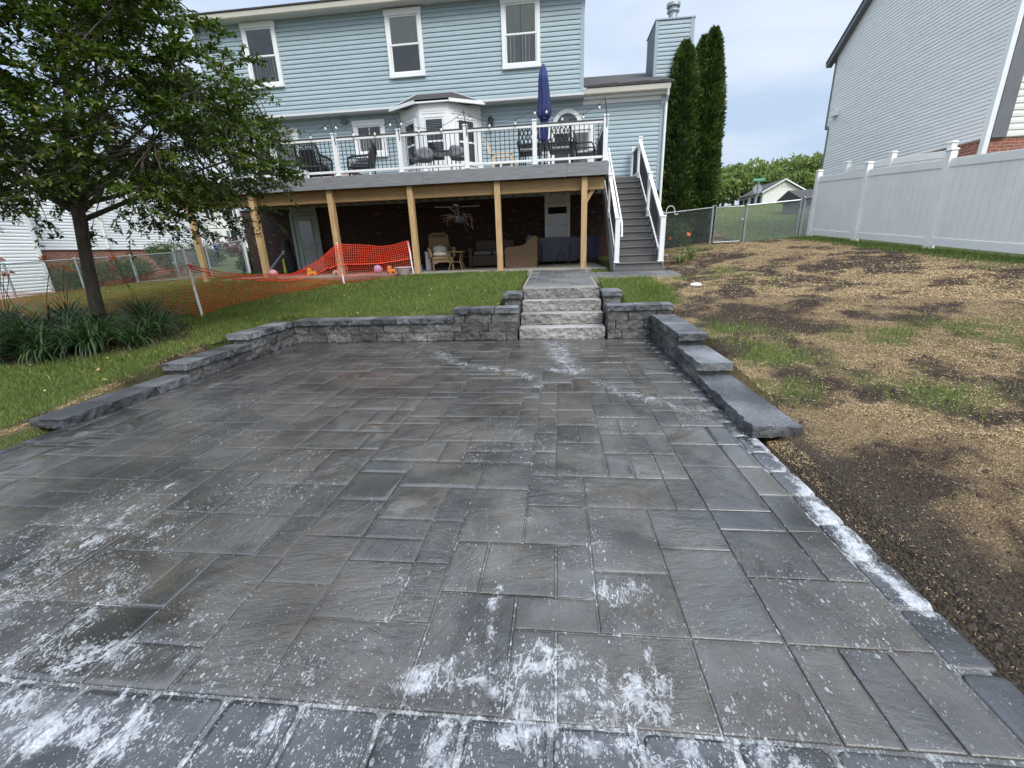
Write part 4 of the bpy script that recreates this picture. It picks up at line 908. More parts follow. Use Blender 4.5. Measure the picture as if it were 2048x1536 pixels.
# stairs
ST = thing('deck_stairs', (1.88, 10.6, .82), 'straight flight of grey composite stairs with white rails climbing to the deck', 'stairs')
SX0, SX1, SY0, RUN, RISE, SZ0 = 1.36, 2.40, 10.50, .268, .1785, .83
mbr, mbt = MB(), MB()
for k in range(14):
    y = SY0+k*RUN; z = SZ0+k*RISE
    mbr.box((SX0, y, z-(.1 if k == 0 else 0)), (SX1, y+.02, z+RISE-.029))
    if k < 13: mbt.bbox((SX0-.01, y-.025, z+RISE-.028), (SX1+.01, y+RUN*.48, z+RISE), .006); mbt.bbox((SX0-.01, y+RUN*.5, z+RISE-.028), (SX1+.01, y+RUN+.0, z+RISE-.001), .006)
mbr.build('riser', M['tread'], ST); mbt.build('tread', M['tread'], ST)
for x in (SX0-.045, SX1+.012):
    mb = MB(); p = [(SY0-.01, SZ0-.1)]
    for k in range(14): p += [(SY0-.01+k*RUN, SZ0+(k+1)*RISE-.03)] if k == 0 else [(SY0+k*RUN, SZ0+k*RISE-.03), (SY0+k*RUN, SZ0+(k+1)*RISE-.03)]
    p = [(SY0-.012, SZ0-.08), (SY0-.012, SZ0+RISE-.03), (SY0+13*RUN, SZ0+14*RISE-.03), (SY0+13*RUN+.1, SZ0+14*RISE-.03), (SY0+13*RUN+.1, SZ0+12.3*RISE), (SY0+.5, SZ0-.08)]
    mb.prism(p, x, x+.032, 'x'); mb.build('stringer', M['fascia'], ST)
part(ST, 'base_step', M['tread'], lambda b: b.bbox((SX0-.06, SY0-.10, SZ0-.14), (SX1+.06, SY0-.0255, SZ0+.06), .006))
SLOPE = RISE/RUN
def zline(y, h): return SZ0+(y-SY0)*SLOPE+RISE+h
for x in (SX0+.02, SX1-.02):
    ys = [SY0+.06, SY0+1.78, SY0+13*RUN+.05]
    for y in ys: part(ST, 'newel_post', M['white'], rpost(x, y, zline(y, 0)-.10 if y > 11 else SZ0+RISE, zline(y, .93) if y < 13.9 else DF+.98))
    for a, c in zip(ys[:-1], ys[1:]):
        a += .05; c -= .05
        part(ST, 'stair_rail', M['white'], lambda b: b.bar((x, a, zline(a, .84)), (x, c, zline(c, .84)), .075, .065))
        part(ST, 'bottom_rail', M['white'], lambda b: b.bar((x, a, zline(a, .09)), (x, c, zline(c, .09)), .045, .05))
        def bal(b):
            n = int((c-a)/.095)
            for k in range(1, n):
                y = a+(c-a)*k/n; b.tube([(x, y, zline(y, .1)), (x, y, zline(y, .82))], .0095, 5)
        part(ST, 'balusters', M['black'], bal)
hx = SX0+.12
part(ST, 'handrail', M['white'], lambda b: b.tube([(hx-.07, SY0+.12, zline(SY0, .62)), (hx, SY0+.02, zline(SY0, .58)), (hx, SY0+.1, zline(SY0+.1, .80)), (hx, 13.9, zline(13.9, .80))], .02, 8))
part(ST, 'landing_rail', M['white'], lambda b: (rpost(2.38, 15.2, DF, 4.27)(b), b.bbox((2.35, 14.1, 4.135), (2.41, 15.14, 4.20)), b.bbox((2.355, 14.1, 3.405), (2.405, 15.14, 3.46))))
part(ST, 'balusters', M['black'], lambda b: [b.tube([(2.38, 14.15+k*.105, 3.45), (2.38, 14.15+k*.105, 4.14)], .0095, 5) for k in range(1, 10)])
# string lights: thin poles clamped to the rail posts, a sagging cable and bulbs
SLT = thing('string_lights', (-3.0, RY, 4.2), 'string of small bulbs sagging between black poles above the deck railing', 'string lights')
px_ = [1.10, -.36, -2.22, -3.90, -5.56, -7.24, -8.9]; pz = [4.62, 4.60, 4.56, 4.56, 4.58, 4.58, 4.58]
for x, z in zip(px_, pz):
    if x in (-.36, -8.9): continue
    part(SLT, 'pole', M['black'], lambda b: b.tube([(x+.06, RY-.06, 4.05), (x+.055, RY-.06, 4.25), (x, RY-.06, z+.04)], .010, 6))
cab = []; bulbs = []
for i in range(len(px_)-1):
    for k in range(12):
        t = k/12; s = 4*t*(1-t); p = Vector((px_[i]+(px_[i+1]-px_[i])*t, RY-.06, pz[i]+(pz[i+1]-pz[i])*t-.30*s)); cab.append(p)
        if k in (1, 4, 8, 11): bulbs.append(p)
part(SLT, 'cable', M['black'], lambda b: b.tube(cab, .0055, 4))
BULB = pm('bulb_glass', (.75,.72,.62), .15, .03)
b0 = None
for p in bulbs:
    if b0 is None:
        b = MB(); b.lathe([(.010,0),(.012,-.03),(.012,-.05)], (0,0,0), 8); bs = b.build('bulb_socket', M['black'], SLT, local=True)
        b = MB(); b.lathe([(.011,-.05),(.024,-.075),(.026,-.095),(.016,-.115),(.004,-.122)], (0,0,0), 10); bb = b.build('bulb', BULB, bs, local=True, smooth=True); b0 = bs
        bs.location = Vector(p)-Vector(SLT.location)
    else:
        c = copy_tree(b0, SLT); c.location = Vector(p)-Vector(SLT.location)

# ------------------------------------------------------------------ deck furniture (deck floor at DF)
def at(ob, x, y, z, rz=0): ob.location = (x, y, z); ob.rotation_euler = (0, 0, rz); return ob
def lattice(mb, f, nu, nv, r, n=4, diag=True):
    """woven strands on surface f(u, v)"""
    for k in range(-nv, nu+1):
        for s in (1, -1):
            pts = []
            for i in range(13):
                v = i/12; u = (k+s*v*nv*.5+(0 if s > 0 else nv*.5))/nu if diag else k/nu
                if -.001 <= u <= 1.001: pts.append(f(u, v))
            if len(pts) > 1: mb.tube(pts, r, n, caps=False)
def wicker_armchair(label):
    """high arched back, rolled arms, woven back and seat; faces -Y locally, about 1 m tall"""
    t = thing('wicker_chair', (0,0,0), label, 'chair', 'black wicker armchairs on the deck')
    mb = MB(); arch = [(-.31,.26,.40),(-.33,.30,.62),(-.31,.35,.82)]+[(.30*math.cos(math.pi-math.pi*k/8), .37, .84+.16*math.sin(math.pi*k/8)) for k in range(9)]+[(.31,.35,.82),(.33,.30,.62),(.31,.26,.40)]
    mb.tube(arch, .028, 8); mb.build('back_frame', M['wicker_black'], t, local=True, smooth=True)
    def fb(u, v):
        w = .29*math.sqrt(max(.02, 1-max(0, (v-.7)/.3)**2*.75)); return (-w+2*w*u, .28+.09*v, .42+.56*v)
    mb = MB(); lattice(mb, fb, 12, 12, .009); mb.quad(*[fb(u, v) for u, v in ((.12,.05),(.88,.05),(.88,.62),(.12,.62))]); mb.build('backrest', M['wicker_black'], t, local=True)
    mb = MB(); mb.bbox((-.30,-.28,.34), (.30,.28,.41), .03); mb.bbox((-.29,-.285,.22), (.29,-.26,.34), .01); mb.build('seat', M['wicker_black'], t, local=True)
    mb = MB(); mb.bbox((-.26,-.26,.41), (.26,.24,.50), .035); mb.build('cushion', M['greycushion'], t, local=True)
    for s in (-1, 1):
        mb = MB(); mb.tube([(s*.33,.30,.66),(s*.36,.1,.64),(s*.37,-.15,.63),(s*.36,-.27,.58),(s*.34,-.29,.45),(s*.31,-.28,.0)], .03, 8); mb.build('arm', M['wicker_black'], t, local=True, smooth=True)
        mb = MB(); mb.tube([(s*.30,.27,.42),(s*.31,.33,.0)], .024, 6); mb.build('leg', M['wicker_black'], t, local=True)
        mb = MB(); lattice(mb, lambda u, v: (s*.335, -.24+.5*u, .36+.27*v), 7, 5, .007); mb.build('side_weave', M['wicker_black'], t, local=True)
    return t
at(wicker_armchair('large black wicker armchair with arched back turned to the railing, left part of the deck'), -6.62, 12.35, DF, math.pi)
c = wicker_armchair('black wicker armchair half hidden by the leaves at the left end of the deck'); at(c, -7.75, 12.75, DF, math.radians(75))
c = wicker_armchair('black wicker armchair seen side-on below the small white-framed window on the deck'); at(c, -5.45, 12.75, DF, math.radians(-80))
lt = thing('low_table', (-6.35, 13.3, DF), 'low pale pink table between the black wicker chairs on the deck', 'table')
PINK = pm('pale_pink_cloth', (.55,.43,.42), .85, .1, 8)
part(lt, 'tabletop', PINK, lambda b: b.bbox((-6.95,13.0,DF+.36), (-5.8,13.6,DF+.40), .012)); part(lt, 'cloth_skirt', PINK, lambda b: b.bbox((-6.92,13.03,DF+.03), (-5.83,13.57,DF+.355), .02))
def bistro_chair(label):
    t = thing('bistro_chair', (0,0,0), label, 'chair', 'round-backed bistro chairs by the bay window')
    mb = MB(); vs = []; fs = []; n = 20
    for j, (rr, dd) in enumerate(((0,0),(.6,.0),(1,.0),(1.02,-.03),(.95,-.055),(0,-.055))):
        for k in range(n):
            a = 2*math.pi*k/n; x = .26*rr*math.cos(a); z = .60+.15*rr*math.sin(a); vs.append((x, .22-.14*(x/.26)**2+dd+.04, z))
    for j in range(5):
        for k in range(n): fs.append((j*n+k, j*n+(k+1) % n, (j+1)*n+(k+1) % n, (j+1)*n+k))
    mb.add(vs, fs); mb.build('backrest', M['greycushion'], t, local=True, smooth=True)
    mb = MB(); mb.lathe([(.02,.43),(.23,.44),(.25,.47),(.23,.50),(.02,.51)], (0,0,0), 18); mb.build('seat', M['greycushion'], t, local=True, smooth=True)
    for sx in (-1, 1):
        for sy in (-1, 1): part(t, 'leg', M['black'], lambda b: b.tube([(sx*.15,sy*.14,.44),(sx*.21,sy*.2,0)], .011, 6), local=True)
        part(t, 'arm', M['black'], lambda b: b.tube([(sx*.25,.12,.62),(sx*.27,-.05,.60),(sx*.25,-.14,.52),(sx*.22,-.16,.44)], .011, 6), local=True)
    return t
at(bistro_chair('dark round-backed bistro chair on the left of the small table under the bay window'), -3.62, 12.6, DF, math.radians(-150))
at(bistro_chair('dark round-backed bistro chair on the right of the small table under the bay window'), -2.62, 12.6, DF, math.radians(150))
bt = thing('bistro_table', (-3.12, 12.95, DF), 'small dark square table between the two round-backed chairs on the deck', 'table')
part(bt, 'tabletop', M['black'], lambda b: b.bbox((-3.42,12.65,DF+.66), (-2.82,13.25,DF+.70), .01))
for sx in (-1, 1):
    for sy in (-1, 1): part(bt, 'leg', M['black'], lambda b: b.tube([(-3.12+sx*.25,12.95+sy*.25,DF+.66),(-3.12+sx*.27,12.95+sy*.27,DF)], .013, 6))
def dining_chair(label):
    t = thing('dining_chair', (0,0,0), label, 'chair', 'black lattice-backed dining chairs round the deck table')
    mb = MB(); mb.tube([(-.24,.24,.44),(-.25,.29,.7),(-.24,.33,.92),(-.15,.345,.985),(0,.35,1.0),(.15,.345,.985),(.24,.33,.92),(.25,.29,.7),(.24,.24,.44)], .02, 6); mb.build('back_frame', M['black'], t, local=True, smooth=True)
    mb = MB(); lattice(mb, lambda u, v: (-.24+.48*u, .25+.09*v, .50+.46*v), 5, 5, .014); mb.build('lattice', M['black'], t, local=True)
    mb = MB(); mb.bbox((-.27,-.26,.40), (.27,.26,.44), .012); mb.build('seat', M['black'], t, local=True)
    mb = MB(); mb.bbox((-.24,-.24,.44), (.24,.22,.50), .02); mb.build('cushion', M['cushion'], t, local=True)
    for s in (-1, 1):
        part(t, 'arm', M['black'], lambda b: b.tube([(s*.25,.29,.68),(s*.31,.1,.67),(s*.32,-.16,.66),(s*.30,-.22,.56),(s*.27,-.24,.42)], .02, 6), local=True)
        for y in (-.24, .24): part(t, 'leg', M['black'], lambda b: b.tube([(s*.25,y,.42),(s*.26,y*1.1,0)], .017, 6), local=True)
    return t
at(dining_chair('black lattice-backed dining chair left of the folded blue umbrella, its back to the railing'), -.70, 12.3, DF, math.pi)
at(dining_chair('black lattice-backed dining chair right of the folded blue umbrella, its back to the railing'), .10, 12.3, DF, math.pi)
at(dining_chair('black lattice-backed dining chair seen side-on at the right end of the deck'), .80, 12.95, DF, math.radians(80))
tb = thing('dining_table', (-.25, 13.15, DF), 'dark metal dining table under the folded blue umbrella on the deck', 'table')
part(tb, 'tabletop', M['black'], lambda b: b.bbox((-1.0,12.68,DF+.70), (.52,13.62,DF+.735), .012))
for sx in (-1, 1):
    for sy in (-1, 1): part(tb, 'leg', M['black'], lambda b: b.tube([(-.24+sx*.65,13.15+sy*.4,DF+.70),(-.24+sx*.68,13.15+sy*.42,DF)], .022, 6))
um = thing('patio_umbrella', (-.34, 13.15, DF), 'closed navy blue patio umbrella standing through the deck dining table', 'umbrella')
part(um, 'pole', M['black'], lambda b: b.tube([(-.34,13.15,DF+.06),(-.34,13.15,5.97)], .019, 8))
part(um, 'base', M['black'], lambda b: b.lathe([(.24,0),(.24,.03),(.20,.06),(.04,.09),(.03,.3)], (-.34,13.15,DF), 18))
vs = []; fs = []; n = 32
prof = [(.012,6.0),(.06,5.95),(.10,5.86),(.105,5.78),(.115,5.79),(.13,5.66),(.15,5.4),(.165,5.15),(.185,4.95),(.20,4.83),(.17,4.77),(.105,4.72),(.115,4.62),(.12,4.45),(.11,4.27),(.085,4.12),(.04,4.10)]
for j, (r, z) in enumerate(prof):
    r *= .86
    for k in range(n):
        a = 2*math.pi*k/n; f = 1+.20*math.sin(a*8+.6*z)*min(1, j/4)+.07*math.sin(a*3+z*2.1)
        vs.append((-.34+r*f*math.cos(a)+.012*math.sin(z*4), 13.15+r*f*math.sin(a), z+(.05*math.sin(a*4+1) if 8 <= j <= 10 else 0)))
for j in range(len(prof)-1):
    for k in range(n): fs.append((j*n+k, j*n+(k+1) % n, (j+1)*n+(k+1) % n, (j+1)*n+k))
mb = MB(); mb.add(vs, fs); mb.build('canopy', M['navy'], um, smooth=True)
part(um, 'strap', M['navy'], lambda b: b.lathe([(.112,-.02),(.125,-.015),(.125,.015),(.112,.02)], (-.34,13.15,4.72), 16))
# tan slatted chair
ac = thing('slatted_chair', (-1.45, 13.2, DF), 'tan slat-backed outdoor chair beside the black dining set on the deck', 'chair')
TAN = pm('tan_slat', (.62,.50,.36), .6, .12, 6)
for k in range(5): part(ac, 'back_slat', TAN, lambda b: b.bar((-1.72+k*.012,13.0+k*.1,DF+.36), (-1.98+k*.012,13.0+k*.1,DF+.98-.05*abs(k-2)), .085, .022, up=(1,0,.4)))
part(ac, 'seat', TAN, lambda b: b.bar((-1.74,13.2,DF+.33), (-1.2,13.2,DF+.42), .5, .03))
for y in (12.96, 13.44):
    part(ac, 'arm', TAN, lambda b: b.bbox((-1.85,y-.05,DF+.58), (-1.2,y+.05,DF+.605), .006))
    for x in (-1.75, -1.24): part(ac, 'leg', TAN, lambda b: b.bbox((x-.03,y-.02,DF), (x+.03,y+.02,DF+.58), .004))

# ------------------------------------------------------------------ things on the covered slab
SL = .872
def tan_rocker():
    t = thing('wicker_armchair', (-3.45, 13.0, SL), 'tan wicker high-backed armchair with pale flowered cushion under the deck', 'chair')
    mb = MB(); mb.tube([(-.27,.22,.40),(-.29,.30,.7),(-.27,.37,1.0),(-.20,.39,1.06),(.20,.39,1.06),(.27,.37,1.0),(.29,.30,.7),(.27,.22,.40)], .026, 8); mb.build('back_frame', M['wicker_tan'], t, local=True, smooth=True)
    mb = MB(); lattice(mb, lambda u, v: (-.26+.52*u, .24+.14*v, .42+.6*v), 11, 11, .008); mb.quad((-.26,.245,.42),(.26,.245,.42),(.265,.36,.95),(-.265,.36,.95)); mb.build('backrest', M['wicker_tan'], t, local=True)
    mb = MB(); mb.bbox((-.29,-.30,.30), (.29,.26,.40), .03); mb.prism([(-.29,.30),(.29,.30),(.24,.19),(.1,.24),(-.1,.24),(-.24,.19)], -.305, -.28, 'y'); mb.build('seat', M['wicker_tan'], t, local=True)
    mb = MB(); mb.bbox((-.26,-.28,.40), (.26,.22,.52), .04); mb.ball((-.02,.1,.58), .19, 12, (1.2,.6,.75)); mb.build('cushion', M['cushion'], t, local=True, smooth=True)
    for s in (-1, 1):
        part(t, 'arm', M['wicker_tan'], lambda b: (b.tube([(s*.29,.30,.66),(s*.34,.1,.63),(s*.37,-.18,.62),(s*.35,-.32,.54),(s*.33,-.33,.4)], .04, 8), b.bbox((s*.33-.02,-.28,.34), (s*.33+.02,.25,.6), .01)), local=True)
        for y in (-.29, .27): part(t, 'leg', M['wicker_tan'], lambda b: b.tube([(s*.28,y,.36),(s*.29,y*1.05,0)], .022, 6), local=True)
    t.rotation_euler = (0, 0, math.radians(22)); return t
tan_rocker()
stb = thing('side_table', (-2.98, 12.9, SL), 'small tan wicker side table with splayed legs beside the flowered-cushion armchair', 'table')
part(stb, 'tabletop', M['wicker_tan'], lambda b: b.bbox((-3.22,12.68,SL+.50), (-2.74,13.12,SL+.53), .012))
part(stb, 'shelf', M['wicker_tan'], lambda b: b.bbox((-3.12,12.76,SL+.22), (-2.84,13.04,SL+.24), .01))
for sx in (-1, 1):
    for sy in (-1, 1): part(stb, 'leg', M['wicker_tan'], lambda b: b.tube([(-2.98+sx*.18,12.9+sy*.16,SL+.50),(-2.98+sx*.13,12.9+sy*.12,SL+.26),(-2.98+sx*.21,12.9+sy*.19,SL)], .016, 6))
ls = thing('wicker_loveseat', (-1.1, 13.9, SL), 'tan woven resin loveseat seen from its scooped side under the deck', 'loveseat')
mb = MB(); sidep = [(-1.58,0),(-.62,0),(-.60,.5),(-.60,.86),(-.66,.90),(-.78,.87),(-.95,.68),(-1.08,.62),(-1.50,.60),(-1.58,.55)]
mb.prism([(a, SL+.0+b) for a, b in sidep], 13.42, 13.56, 'y'); mb.build('side_panel', M['wicker_tan'], ls)
mb = MB(); mb.prism([(a, SL+b) for a, b in sidep], 14.6, 14.74, 'y'); mb.build('side_panel', M['wicker_tan'], ls)
part(ls, 'seat', M['wicker_tan'], lambda b: b.bbox((-1.56,13.565,SL+.03), (-.75,14.595,SL+.32), .02)); part(ls, 'backrest', M['wicker_tan'], lambda b: b.bbox((-.745,13.565,SL+.02), (-.61,14.595,SL+.84), .03))
part(ls, 'cushion', M['greycushion'], lambda b: (b.bbox((-1.5,13.6,SL+.325), (-.8,14.56,SL+.46), .04), b.ball((-.86,13.95,SL+.72), .24, 12, (.5,1,1))))
sf = thing('wicker_sofa', (-2.1, 14.8, SL), 'dark brown wicker sofa in the shade against the brick wall', 'sofa')
BRW = pm('brown_wicker', (.10,.06,.035), .6, .4, 40, .004, 60)
part(sf, 'seat', BRW, lambda b: b.bbox((-2.75,14.25,SL+.04), (-1.45,15.0,SL+.38), .02)); part(sf, 'backrest', BRW, lambda b: b.bbox((-2.75,15.0,SL+.04), (-1.45,15.14,SL+.85), .03))
part(sf, 'cushion', M['greycushion'], lambda b: (b.bbox((-2.7,14.27,SL+.385), (-2.12,14.95,SL+.5), .03), b.bbox((-2.08,14.27,SL+.385), (-1.5,14.95,SL+.5), .03)))
for x in (-2.87, -1.44): part(sf, 'arm', BRW, lambda b: b.bbox((x,14.25,SL+.02), (x+.11,15.1,SL+.62), .02))
pp = thing('folded_table', (.3, 14.7, SL), 'navy blue folded games table standing on edge under the deck window', 'games table')
NB = pm('navy_board', (.010,.018,.055), .25, .3, 2)
part(pp, 'table_half', NB, lambda b: b.bbox((-.60,14.62,SL+.10), (.62,14.66,SL+.86), .006)); part(pp, 'table_half', NB, lambda b: b.bbox((.50,14.80,SL+.14), (1.34,14.84,SL+.84), .006))
part(pp, 'leg_frame', M['black'], lambda b: (b.tube([(-.1,14.60,SL),(.12,14.60,SL+.45),(.34,14.60,SL)], .018, 6), b.tube([(.42,14.6,SL),(.42,14.6,SL+.7)], .018, 6), b.tube([(1.1,14.78,SL),(1.1,14.78,SL+.6)], .018, 6), b.tube([(-.5,14.6,SL),(-.5,14.6,SL+.6)], .018, 6)))
fan = thing('ceiling_fan', (-3.0, 13.6, 3.0), 'pale-bladed ceiling fan on a dark rod below the deck joists', 'ceiling fan')
part(fan, 'rod', M['black'], lambda b: (b.tube([(-3.0,13.6,3.03),(-3.0,13.6,2.72)], .015, 6), b.lathe([(.03,-.11),(.10,-.08),(.11,0),(.03,.05)], (-3.0,13.6,2.68), 14)))
for k in range(4):
    a = math.radians(8+90*k); ca, sa = math.cos(a), math.sin(a)
    part(fan, 'blade', M['whitedirty'], lambda b: b.bar((-3.0+.12*ca,13.6+.12*sa,2.68), (-3.0+.68*ca,13.6+.68*sa,2.69), .13, .012))
hp = thing('hanging_planter', (-2.62, 12.0, 2.25), 'hanging planter of bare dry twigs suspended from the deck beam', 'planter')
part(hp, 'pot', M['rubber'], lambda b: b.lathe([(.09,0),(.14,.03),(.17,.16),(.18,.17),(.16,.165),(.15,.12)], (-2.62,12.0,2.12), 16))
part(hp, 'hanger', M['black'], lambda b: [b.tube([(-2.62+.16*math.cos(a),12.0+.16*math.sin(a),2.28),(-2.62,12.0,2.9)], .004, 4) for a in (0,2.1,4.2)]+[b.tube([(-2.62,12,2.9),(-2.62,12,3.05)], .005, 4)])
def twigs(b):
    r = random.Random(4)
    for k in range(30):
        a = r.random()*6.28; p = Vector((-2.62+.05*math.cos(a), 12+.05*math.sin(a), 2.26)); d = Vector((math.cos(a)*.9, math.sin(a)*.9, r.uniform(.2,1.1))).normalized(); pts = [p.copy()]
        for j in range(6):
            d = (d+Vector((r.gauss(0,.35), r.gauss(0,.35), r.gauss(-.18,.25)))).normalized(); p = p+d*r.uniform(.05,.11); pts.append(p.copy())
        b.tube(pts, [.008,.007,.006,.005,.004,.003,.002], 4)
    b.tube([(-2.35,12,2.36),(-2.27,12,2.2),(-2.28,12,2.05),(-2.25,12,1.95)], .008, 4)
part(hp, 'twig', M['twig'], twigs)
# golf bag style carry bag by the door, poles, small toys, pots
gb = thing('carry_bag', (-8.75, 13.6, SL), 'black and yellow upright carry bag leaning by the grey door', 'bag')
YEL = pm('yellow_fabric', (.62,.62,.08), .7, .1, 8)
part(gb, 'body', M['rubber'], lambda b: b.tube([(-8.62,13.6,SL+.02),(-8.66,13.62,SL+.4),(-8.72,13.66,SL+.85),(-8.70,13.68,SL+1.05)], [.15,.16,.14,.08], 12), smooth=True)
part(gb, 'pocket', YEL, lambda b: b.bbox((-8.83,13.45,SL+.05), (-8.77,13.56,SL+.5), .01))
part(gb, 'badge', M['cushion'], lambda b: b.ball((-8.78,13.52,SL+.68), .06, 8, (1,.4,1.2)))
part(gb, 'stand_leg', M['galv'], lambda b: (b.tube([(-8.76,13.55,SL+.75),(-9.3,13.1,SL+.0)], .010, 6), b.tube([(-8.72,13.52,SL+.75),(-9.18,13.05,SL+.0)], .010, 6)))
def ballt(name, label, x, y, z, r, col, cat='ball'):
    m = pm(name+'_skin', col, .5, .15, 6)
    t = thing(name, (x, y, z), label, cat); b = MB(); b.ball((0,0,r), r, 16); b.build('shell', m, t, local=True, smooth=True)
    b = MB()
    for k in range(3):
        a = k*math.pi/3; b.tube([(r*1.005*math.cos(q)*math.cos(a), r*1.005*math.cos(q)*math.sin(a), r+r*1.005*math.sin(q)) for q in np.linspace(0, 6.283, 25)[:-1]], r*.03, 4, close=True)
    b.build('seam', M['cushion'], t, local=True); return t
ballt('play_ball', 'pale pink ball on the lawn edge behind the sagging orange net', -7.95, 11.6, gz(-7.95,11.6)-.01, .115, (.62,.25,.26))
ballt('play_ball', 'dark red ball on the slab behind the orange netting', -6.15, 12.1, SL, .15, (.30,.035,.04))
ballt('play_ball', 'pale purple ball on the slab behind the doubled red net', -5.05, 12.0, SL, .12, (.36,.33,.62))
def toy(label, x, y, col, seed, name='plastic_toy'):
    r = random.Random(seed); t = thing(name, (x, y, SL), label, 'toy'); m = pm('toy_plastic', col, .4, .1, 6)
    b = MB(); b.bbox((-.13,-.08,.03), (.13,.08,.12), .03); b.ball((-.06,0,.15), .07, 10); b.build('body', m, t, local=True, smooth=False)
    for sx in (-1, 1):
        b = MB(); b.tube([(sx*.085,-.1,.04),(sx*.085,.1,.04)], .042, 10); b.build('wheel', m, t, local=True)
    t.rotation_euler = (0, 0, r.random()*3); return t
toy('yellow plastic toy on the slab behind the rising orange net', -7.15, 12.2, (.75,.45,.03), 1)
toy('white and pink plastic toy near the foot of the second deck post', -6.55, 12.6, (.70,.55,.52), 2)
toy('orange plastic toy beside the pale purple ball', -4.65, 12.0, (.75,.28,.08), 3)
bw = thing('planter_bowl', (-4.05, 11.25, .84), 'pale pink planter bowl at the foot of a deck post by the net end', 'planter')
part(bw, 'bowl', PINK, lambda b: b.lathe([(.11,0),(.13,.01),(.19,.14),(.21,.19),(.225,.20),(.225,.225),(.20,.225),(.18,.18)], (-4.05,11.25,.84), 22), smooth=False)
part(bw, 'soil', M['bark'], lambda b: b.lathe([(.05,0),(.185,.0),(.1,.02)], (-4.05,11.25,1.01), 18))
wb = thing('white_board', (-3.88, 13.2, SL), 'white panel leaning behind the flowered-cushion armchair', 'panel')
part(wb, 'sheet', M['whitedirty'], lambda b: b.bbox((-4.0,13.18,SL), (-3.80,13.22,SL+.52), .006)); part(wb, 'edge_strip', M['white'], lambda b: b.bbox((-4.01,13.17,SL+.521), (-3.79,13.23,SL+.545), .004))
bc = thing('blue_bucket', (-3.82, 12.0, SL), 'small blue bucket beside the third deck post', 'bucket')
part(bc, 'pail', pm('blue_plastic', (.03,.10,.30), .4, .1, 5), lambda b: b.lathe([(.06,0),(.075,.17),(.085,.175),(.085,.185),(.07,.18),(.05,.03)], (-3.82,12.0,SL), 16)); part(bc, 'rim', M['rubber'], lambda b: b.lathe([(.08,0),(.09,.005),(.09,.015),(.08,.02)], (-3.82,12.0,SL+.18), 16))

# ------------------------------------------------------------------ orange safety netting on white stakes
NETM = pm('orange_safety_net', (.84,.075,.035), .5, .1, 10, c2=(.90,.125,.05))
nf = thing('safety_fence', (-6.3, 7.0, gz(-6.3, 7.0)), 'sagging orange plastic safety netting strung on white stakes across the lawn', 'safety fence')
stakes = [(-6.30,7.0,.36,1.18,-.10,.05), (-5.50,10.80,.63,1.04,-.07,.06), (-3.80,11.33,.84,.86,-.07,.02)]
for x, y, z, h, dx, dy in stakes:
    z = gz(x, y); part(nf, 'stake', M['white'], lambda b: b.tube([(x, y, z-.1), (x+dx*.1, y, z+.1*h), (x+dx, y+dy, z+h)], .020, 8))
def netstrip(pts, seed, fold=None, us=.06, th=1.0):
    """pts: (x, y, bottom z offset, top height); strands of a sheet hanging between"""
    P = np.array(pts, float); seg = np.hypot(np.diff(P[:, 0]), np.diff(P[:, 1])); s = np.r_[0, np.cumsum(seg)]
    n = int(s[-1]/us); u = np.linspace(0, s[-1], n+1)
    X = np.interp(u, s, P[:, 0]); Y = np.interp(u, s, P[:, 1]); lo = np.interp(u, s, P[:, 2]); hi = np.interp(u, s, P[:, 3])
    # smooth heights a little
    k = np.array([1,2,3,2,1])/9.; hi = np.convolve(np.pad(hi, 2, 'edge'), k, 'valid'); lo = np.convolve(np.pad(lo, 2, 'edge'), k, 'valid')
    G = gbase(X, Y); m = 17; mb = MB(); grid = []
    for i in range(n+1):
        row = []
        for j in range(m):
            t = j/(m-1); w = .05*math.sin(u[i]*2.1+t*2+seed)*math.sin(t*3.1)+.10*(1-min(1, hi[i]/.9))*math.sin(t*3.1)
            row.append(Vector((X[i]+w*.5, Y[i]+w, G[i]+.01+lo[i]+(hi[i]-lo[i])*t+.008*math.sin(u[i]*5+j))))
        grid.append(row)
    for i in range(n+1): mb.tube(grid[i], .0034*th, 3, caps=False)
    for j in range(m): mb.tube([grid[i][j] for i in range(n+1)], .006 if j in (0, m-1) else .0032*th, 3, caps=False)
    if fold:
        for i in range(n+1): mb.tube([g+Vector((.02,-.025,0)) for g in grid[i][int(m*fold(i/n)):]], .0042, 3, caps=False)
        for j in range(m):
            run_ = [grid[i][j]+Vector((.02,-.025,.012)) for i in range(n+1) if j >= int(m*fold(i/n))]
            if len(run_) > 1: mb.tube(run_, .0044, 3, caps=False)
        mb.tube([grid[i][int(m*fold(i/n))]+Vector((.02,-.025,0)) for i in range(n+1)], .011, 4, caps=False)
    return mb.build('netting', NETM, nf)
netstrip([(-12.8,8.2,.0,.62),(-11.2,7.6,0,.60),(-9.4,7.35,0,.50),(-7.9,7.2,0,.66),(-6.34,7.0,.0,.90)], 1)
netstrip([(-6.34,7.0,.02,.90),(-6.5,7.9,.0,.66),(-6.45,8.8,0,.50),(-6.15,9.6,0,.42),(-5.85,10.3,.0,.62),(-5.55,10.80,.0,1.0)], 2, lambda t: .95-.45*t, .06, 1.15)
netstrip([(-5.55,10.80,0,1.0),(-5.0,10.92,0,.92),(-4.55,11.05,0,.80),(-4.25,11.15,0,.80),(-3.86,11.33,.0,.86)], 3, lambda t: .50, .05, 1.5)

